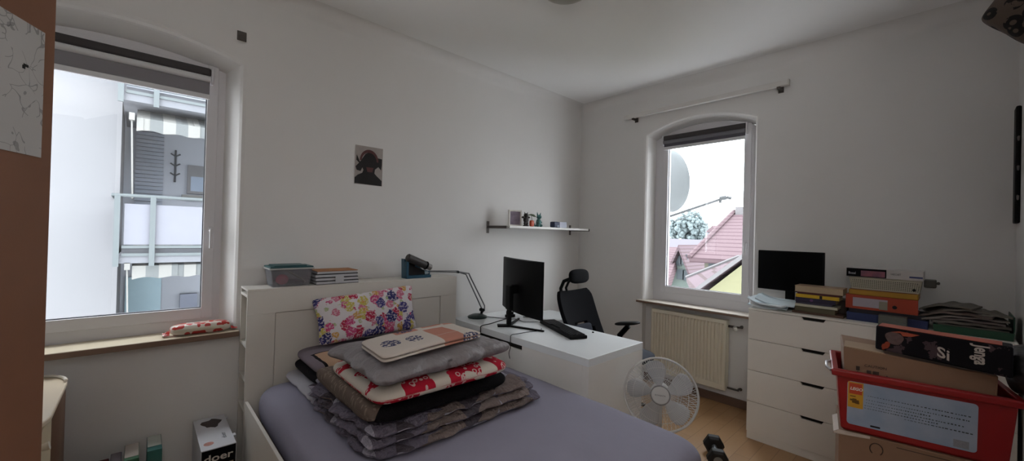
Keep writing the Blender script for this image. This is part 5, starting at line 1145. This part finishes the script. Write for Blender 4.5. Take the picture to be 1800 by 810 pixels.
# awnings
for lvl in (0, 2.10):
    za_ = at(225, 468, 'y', YF).z+lvl; zv = at(230, 492, 'y', YF).z+lvl; x0_ = at(232, 470, 'y', YF).x; n = 60; xr = 4.2
    w_ = bpy.data.objects.new('awning', None); COL.objects.link(w_); w_.parent = nb_
    vs = []; fs = []; mi = []
    b = B()
    for i in range(n):
        xa = x0_+(xr-x0_)*i/n; xb = x0_+(xr-x0_)*(i+1)/n; sc1 = lambda x: zv+.03*abs(math.sin((x-x0_)*math.pi/.30))
        b.cur = (i//2) % 2
        b.add([(xa, YF+.05, za_), (xb, YF+.05, za_), (xb, YF+.05, sc1(xb)), (xa, YF+.05, sc1(xa))], [(0, 1, 2, 3)])
        b.add([(xa, YF+.05, za_), (xb, YF+.05, za_), (xb, 8.6, za_+.35), (xa, 8.6, za_+.35)], [(0, 1, 2, 3)])
    o = b.build('awning_cloth', [m_awn, m_awn2], nb_); sm = o.modifiers.new('s', 'SOLIDIFY'); sm.thickness = .01; o.name = 'awning_cloth'
    bpy.data.objects.remove(w_)
    b = B(); b.box(x0_-.08, x0_-.02, YF+.0, YF+.12, za_-.05, za_+.05); b.tube([(x0_-.05, YF+.05, za_-.05), (x0_-.02, YF+.05, za_-1.15)], .010, 6); b.build('awning_arm', m_awn, nb_)
b = B(); q = at(232, 240, 'y', 9.88); q2 = at(283, 335, 'y', 9.88)
for k in range(26): b.box(-.1, .28, 9.86, 9.898, 1.5+k*.07, 1.5+k*.07+.055)
b.build('roller_shutter', M('shutter_grey', '#7d828c', rough=.8, k=OUT_DIM*4.2, spec=.1), nb_)
p0_, p1_ = at(330, 290, 'y', 9.88), at(358, 342, 'y', 9.88)
b = B(); b.box(p0_.x, p0_.x+1.2, 9.84, 9.899, p1_.z, p0_.z); wf = b.build('window', m_fac, nb_); b = B(); b.box(p0_.x+.05, p0_.x+1.15, 9.835, 9.8395, p1_.z+.05, p1_.z+.33); b.build('pane', M('far_glass', '#7f8da0', rough=.5, k=OUT_DIM*3), wf)
b = B(); b.box(p0_.x-.08, p0_.x+1.3, 9.75, 9.839, p1_.z-.1, p1_.z-.03); b.build('window_ledge', m_awn, wf)
b = B(); o_ = at(308, 292, 'y', 9.88)
b.tube([(o_.x, 9.87, o_.z-.3), (o_.x, 9.87, o_.z+.3)], .015, 6)
for dz_ in (-.18, 0, .18): b.tube([(o_.x-.07, 9.87, o_.z+dz_+.05), (o_.x, 9.87, o_.z+dz_), (o_.x+.07, 9.87, o_.z+dz_+.05)], .012, 6)
b.build('wall_ornament', M('ornament_grey', '#4f5560', rough=.7, k=OUT_DIM), nb_)
b = B(); b.box(-.18, .30, 9.85, 9.899, -1.5, .55); b.build('lower_door', M('aqua_grey_door', '#8ea6b0', rough=.6, k=OUT_DIM*3.6), nb_); p = at(330, 525, 'y', 9.86); b = B(); b.box(p.x-.12, p.x+.14, 9.80, 9.899, p.z-.2, p.z+.1); b.build('lower_window', M('slate_blue_pane', '#5b6378', rough=.4, k=OUT_DIM*3), nb_)
# satellite dish outside right window
m_dish = M('dish_grey', '#b3babd', rough=.6, k=OUT_DIM*1.7, spec=.2)
w = thing('satellite_dish', 'large grey satellite dish with receiver arm outside the right window', 'satellite dish', (4.75, 2.35, 2.1))
dc = V((4.80, 2.375, 2.20)); da = V((.87, -.456, .15)).normalized()   # facing direction
prof = [(.0001, -.06), (.12, -.055), (.24, -.035), (.33, -.012), (.385, .01), (.39, .014), (.385, .004), (.33, -.02), (.24, -.043), (.12, -.063), (.0001, -.068)]
b = B(); b.lathe(prof, dc, da, 48); b.build('reflector', m_dish, w, smooth=50)
e0 = at(1178, 380, 'x', 4.78); e1 = at(1270, 349, 'x', 5.0); b = B(); m_arm = M('arm_grey', '#8d9296', rough=.6, k=OUT_DIM*1.1); b.tube([e0+V((-.02, .10, -.03)), e0, e1], .015, 8); b.build('feed_arm', m_arm, w, smooth=60)
b = B(); b.cyl(e1+V((-.01, .03, 0)), e1+V((.01, -.04, .012)), .026); b.cyl(e1+V((.01, -.04, .015)), e1+V((.02, -.09, .0)), .018); b.cyl(e1+V((0, .02, .0)), e1+V((0, .025, -.05)), .015); b.build('receiver', m_arm, w, smooth=40)
b = B(); pts = [e1+V((0, -.05, -.01)), e1+V((0, -.05, -.08)), e1+V((0, .0, -.11)), e1+V((-.05, .15, -.12)), e0+V((0, -.1, -.05)), e0+V((0, 0, -.06))]; b.tube(pts, .004, 6); b.build('receiver_cable', m_arm, w, smooth=60)
b = B(); b.tube([dc-da*.07, dc-da*.14, V((4.30, 2.56, 2.0))], .022, 8); b.build('mast', m_dish, w, smooth=60)
# houses
def roofmat(name, h1_, h2_, sc_, axz=2):
    t = NT(name); co = t.coord('Object', (1, 1, 1)); sp = t.n('ShaderNodeSeparateXYZ'); t.l(co, sp.inputs[0])
    s = t.math('LESS_THAN', t.math('FRACT', t.math('MULTIPLY', sp.outputs[2], sc_)), .26)
    t.col(t.mix(s, tuple(q*OUT_DIM for q in hexc(h1_)[:3])+(1,), tuple(q*OUT_DIM for q in hexc(h2_)[:3])+(1,))); t.b.inputs['Roughness'].default_value = .9; t.b.inputs['Specular IOR Level'].default_value = .1; return t.m
m_roof = roofmat('pink_tiles', '#ae949a', '#92777f', 7.5); m_roof2 = roofmat('brown_tiles', '#a8929a', '#8f7a7c', 5); m_roof3 = M('far_roof_mauve', '#a5a0ac', rough=.9, k=OUT_DIM, spec=.1)
m_yel = M('yellow_render', '#c6c49c', rough=.9, k=OUT_DIM*1.25, var=.02, spec=.1); m_crm = M('cream_render', '#c2bfae', rough=.9, k=OUT_DIM*1.25, spec=.1); m_mint = M('mint_render', '#a9b8b0', rough=.9, k=OUT_DIM*1.25, spec=.1); m_barge = M('white_barge', '#c8c4c6', rough=.8, k=OUT_DIM, spec=.1); m_win = M('far_windows', '#7d8a92', rough=.5, k=OUT_DIM)
GZ = -6
hA = thing('tiled_roof_house', 'cream house with big pink tiled roof outside the right window', 'house', (16, 6, GZ))
X1 = 14.0; eL, eR = at(1212, 453, 'x', X1), at(1400, 462, 'x', X1); rL, rR = at(1290, 374, 'x', 18), at(1400, 372, 'x', 18)
b = B(); bk = V((22, eL.y+.0, eL.z)); bkr = V((22, eR.y, eR.z)); th_ = V((0, 0, -.15))
vs = [eL, eR, rR, rL, bk, bkr]; vs += [p+th_ for p in vs]
b.add(vs, [(0, 1, 2, 3), (0, 3, 4), (4, 3, 2, 5), (1, 5, 2), (6, 7, 1, 0), (6, 0, 4, 10), (7, 6, 10, 11), (1, 7, 11, 5), (10, 4, 5, 11)]); b.build('roof', m_roof, hA)
b = B(); b.box(X1+.4, 21.6, eR.y, eL.y-.35, GZ, eL.z-.1); b.build('walls', m_crm, hA)
b = B(); b.tube([eL+V((-.03, 0, .03)), rL+V((0, 0, .05))], .09, 6); b.tube([rL+V((0, 0, .05)), rR+V((0, 0, .05))], .09, 6); b.build('ridge_tiles', m_roof, hA)
q = at(1262, 469, 'x', X1+.38); b = B(); b.box(X1+.35, X1+.4, q.y-.5, q.y+.3, q.z-.12, q.z+.12); b.build('window', m_win, hA)
q = at(1305, 366, 'x', 18); b = B(); b.box(17.8, 18.3, q.y-.4, q.y+.2, q.z-.5, q.z+.05); b.build('chimney', m_barge, hA)
hY = thing('yellow_house', 'pale yellow gabled house nearest to the right window', 'house', (11, 4, GZ))
X2 = 10.0; g0_, g1_ = at(1222, 509, 'x', X2), at(1322, 437, 'x', X2); dd = (g1_-g0_); pk = g0_+dd*2.6; lo = g0_-dd*.12
rt = V((X2, 2*pk.y-lo.y, lo.z))
b = B(); b.prism([V((X2, lo.y-.25, GZ)), lo+V((0, -.25, -.05)), pk+V((0, 0, -.05)), rt+V((0, .25, -.05)), V((X2, rt.y+.25, GZ))], (2.2, 0, 0)); b.build('walls', m_yel, hY)
DX = 4.5; sh = V((DX, 1.0, -.0))
b = B(); b.add([lo+V((-.06, 0, 0)), pk+V((-.06, 0, 0)), pk+V((2.6, 0, 0)), lo+V((2.6, 0, 0)), lo+V((-.06, 0, -.07)), pk+V((-.06, 0, -.07)), pk+V((2.6, 0, -.14)), lo+V((2.6, 0, -.14))], [(0, 1, 2, 3), (7, 6, 5, 4), (0, 4, 5, 1), (1, 5, 6, 2), (2, 6, 7, 3), (3, 7, 4, 0)]); b.build('roof', m_roof2, hY)
b = B(); b.add([rt+V((-.25, 0, 0)), pk+V((-.25, 0, 0)), pk+V((2.6, 0, 0)), rt+V((2.6, 0, 0)), rt+V((-.25, 0, -.14)), pk+V((-.25, 0, -.14)), pk+V((2.6, 0, -.14)), rt+V((2.6, 0, -.14))], [(3, 2, 1, 0), (4, 5, 6, 7), (1, 5, 4, 0), (2, 6, 5, 1), (3, 7, 6, 2), (0, 4, 7, 3)]); b.build('roof', m_roof2, hY)
b = B(); b.prism([lo+V((-.10, 0, .02)), pk+V((-.10, 0, .02)), pk+V((-.10, 0, -.09)), lo+V((-.10, 0, -.09))], (.04, 0, 0)); b.build('bargeboard', m_barge, hY)
q4 = [at(1216, 511, 'x', X2+.1), at(1318, 438, 'x', X2+.1), at(1300, 452, 'x', 12.5), at(1206, 489, 'x', 12.5)]
b = B(); b.add(q4+[p+V((.05, 0, -.12)) for p in q4], [(0, 1, 2, 3), (7, 6, 5, 4), (0, 4, 5, 1), (1, 5, 6, 2), (2, 6, 7, 3), (3, 7, 4, 0)]); b.build('side_roof', m_roof2, hY)
b = B(); b.tube([q4[2]+V((0, 0, .03)), q4[3]+V((0, 0, .03))], .05, 6); b.build('gutter', m_barge, hY)
hM = thing('gabled_cottage', 'small mint-white gabled house at lower left of the right window view', 'house', (24, 11, GZ))
X3 = 24; ap = at(1199, 433, 'x', X3); l_, r2_ = at(1160, 510, 'x', X3), at(1217, 478, 'x', X3); sl = (r2_.z-ap.z)/(r2_.y-ap.y)
yl = 2*ap.y-r2_.y
b = B(); b.prism([V((X3, r2_.y-.9, GZ)), V((X3, r2_.y-.9, r2_.z-.9*abs(sl))), ap, V((X3, yl+.9, r2_.z-.9*abs(sl))), V((X3, yl+.9, GZ))], (5, 0, 0)); b.build('walls', m_mint, hM)
e_r = V((X3-.5, r2_.y-1.1, r2_.z-1.1*abs(sl))); e_l = V((X3-.5, yl+1.1, r2_.z-1.1*abs(sl))); apx = ap+V((-.5, 0, .1))
b = B(); b.prism([e_l, apx, e_r, e_r+V((0, 0, -.25)), apx+V((0, 0, -.3)), e_l+V((0, 0, -.25))], (6, 0, 0)); b.build('roof', m_roof2, hM)
for (px_, py_) in ((1192, 458), (1203, 456), (1196, 482), (1207, 484)):
    q = at(px_, py_, 'x', X3-.02); b = B(); b.box(X3-.06, X3-.01, q.y-.22, q.y+.22, q.z-.3, q.z+.3); b.build('window', m_win, hM)
hP = thing('pink_roof_house', 'house with pale pink roof at the left edge of the right window view', 'house', (21, 13, GZ))
q0, q1 = at(1140, 434, 'x', 26), at(1197, 434, 'x', 26); r0 = at(1140, 500, 'x', 21); r1 = at(1172, 500, 'x', 21)
b = B(); b.add([q0, q1, r1, r0]+[p+V((.3, 0, -.4)) for p in (q0, q1, r1, r0)], [(0, 1, 2, 3), (7, 6, 5, 4), (0, 4, 5, 1), (1, 5, 6, 2), (2, 6, 7, 3), (3, 7, 4, 0)]); b.build('roof', m_roof, hP)
b = B(); b.box(26, 31, q1.y, q0.y, GZ, q0.z-.5); b.build('walls', m_mint, hP)
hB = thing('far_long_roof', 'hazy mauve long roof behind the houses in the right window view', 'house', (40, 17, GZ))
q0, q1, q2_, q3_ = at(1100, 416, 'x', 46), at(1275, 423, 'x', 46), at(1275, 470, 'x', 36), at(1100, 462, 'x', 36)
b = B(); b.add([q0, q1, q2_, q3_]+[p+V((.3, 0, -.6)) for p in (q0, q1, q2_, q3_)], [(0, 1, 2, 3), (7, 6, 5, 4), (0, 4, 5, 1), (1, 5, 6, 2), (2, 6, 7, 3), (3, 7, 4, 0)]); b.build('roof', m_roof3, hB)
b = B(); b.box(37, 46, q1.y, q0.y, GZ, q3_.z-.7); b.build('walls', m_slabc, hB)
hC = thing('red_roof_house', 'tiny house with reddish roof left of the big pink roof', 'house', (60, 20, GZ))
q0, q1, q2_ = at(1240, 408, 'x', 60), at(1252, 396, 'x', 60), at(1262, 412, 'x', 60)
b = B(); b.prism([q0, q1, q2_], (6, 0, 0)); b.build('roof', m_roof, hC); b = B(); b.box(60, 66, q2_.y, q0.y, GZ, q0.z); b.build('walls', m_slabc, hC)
m_leafb = M('hazy_foliage', '#a3b2b4', rough=.9, k=OUT_DIM*1.5, var=.25, vs=1.2, spec=.1)
rt_ = random.Random(11)
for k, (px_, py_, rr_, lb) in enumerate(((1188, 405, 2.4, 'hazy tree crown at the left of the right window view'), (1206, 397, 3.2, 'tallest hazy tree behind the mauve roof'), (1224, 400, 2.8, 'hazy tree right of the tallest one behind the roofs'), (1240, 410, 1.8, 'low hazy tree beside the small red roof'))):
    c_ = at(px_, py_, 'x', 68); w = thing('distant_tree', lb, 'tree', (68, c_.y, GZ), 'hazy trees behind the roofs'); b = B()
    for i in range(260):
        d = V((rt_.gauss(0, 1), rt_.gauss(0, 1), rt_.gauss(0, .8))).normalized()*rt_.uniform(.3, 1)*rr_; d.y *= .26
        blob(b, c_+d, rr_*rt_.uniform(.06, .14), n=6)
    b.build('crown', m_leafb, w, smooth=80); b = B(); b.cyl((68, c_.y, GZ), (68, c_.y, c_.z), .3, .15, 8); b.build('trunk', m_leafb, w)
b = B(); b.box(-60, 160, 11, 160, GZ-.2, GZ); b.box(4.6, 160, -80, 11, GZ-.2, GZ); b.box(-60, 4.6, 3.6, 11, GZ-.2, GZ)
struct(b.build('ground', M('pale_bounce_ground', '#d2d2d2', .95, spec=.1)))  # ground kept pale and undimmed to bounce daylight onto the ceiling
# ================================================================== LIGHT, WORLD, CAMERA
wd = bpy.data.worlds.new('overcast'); bpy.context.scene.world = wd; wd.use_nodes = True
bg = wd.node_tree.nodes['Background']; bg.inputs[0].default_value = (.93, .97, 1.0, 1); bg.inputs[1].default_value = 9.6
def portal(nm, loc, rot, sx, sy):
    l = bpy.data.lights.new(nm, 'AREA'); l.shape = 'RECTANGLE'; l.size = sx; l.size_y = sy; l.cycles.is_portal = True
    o = bpy.data.objects.new(nm, l); COL.objects.link(o); o.location = loc; o.rotation_euler = rot
portal('window_portal_left', (cA, YA+.40, 1.7), (math.radians(-90), 0, 0), 1.1, 1.9)
portal('window_portal_right', (XB+.40, cB, 1.75), (math.radians(90), 0, math.radians(90)), 1.1, 1.95)
def area(nm, loc, rot, sx, sy, e, col=(1, 1, 1)):
    l = bpy.data.lights.new(nm, 'AREA'); l.shape = 'RECTANGLE'; l.size = sx; l.size_y = sy; l.energy = e; l.color = col
    o = bpy.data.objects.new(nm, l); COL.objects.link(o); o.location = loc; o.rotation_euler = rot; return o
# unseen fill light added behind the camera to brighten the room
area('fill_light', (-.95, -.75, 1.92), (math.radians(180), 0, 0), .30, .30, 38, (1, .99, .98))
w = thing('fill_lamp_stand', 'added white fill-light stand, unseen behind the viewer', 'lamp', (-.95, -.75, 0))
b = B(); b.lathe([(.03, -.10), (.12, -.06), (.19, .0), (.20, .03), (.18, .0), (.10, -.05), (.02, -.085)], (-.95, -.75, 1.88)); b.build('bowl', m_white, w, smooth=50)
b = B(); b.cyl((-.95, -.75, .03), (-.95, -.75, 1.79), .012); b.build('pole', m_metal, w, smooth=40)
b = B(); b.lathe([(.14, .0005), (.14, .02), (.02, .035)], (-.95, -.75, 0)); b.build('base', m_metal, w, smooth=40)
cam = bpy.data.cameras.new('camera'); co_ = bpy.data.objects.new('camera', cam); COL.objects.link(co_)
cam.sensor_fit = 'HORIZONTAL'; cam.sensor_width = 36; cam.lens = FPX/1800*36; cam.clip_start = .02; cam.clip_end = 400
mt = Matrix(((_R.x, -_D.x, -_F.x), (_R.y, -_D.y, -_F.y), (_R.z, -_D.z, -_F.z))).to_4x4(); mt.translation = V((0, 0, CH)); co_.matrix_world = mt
bpy.context.scene.camera = co_
vs_ = bpy.context.scene.view_settings; vs_.view_transform = 'Standard'; vs_.look = 'None'; vs_.exposure = .1; vs_.gamma = 1; vs_.use_curve_mapping = False
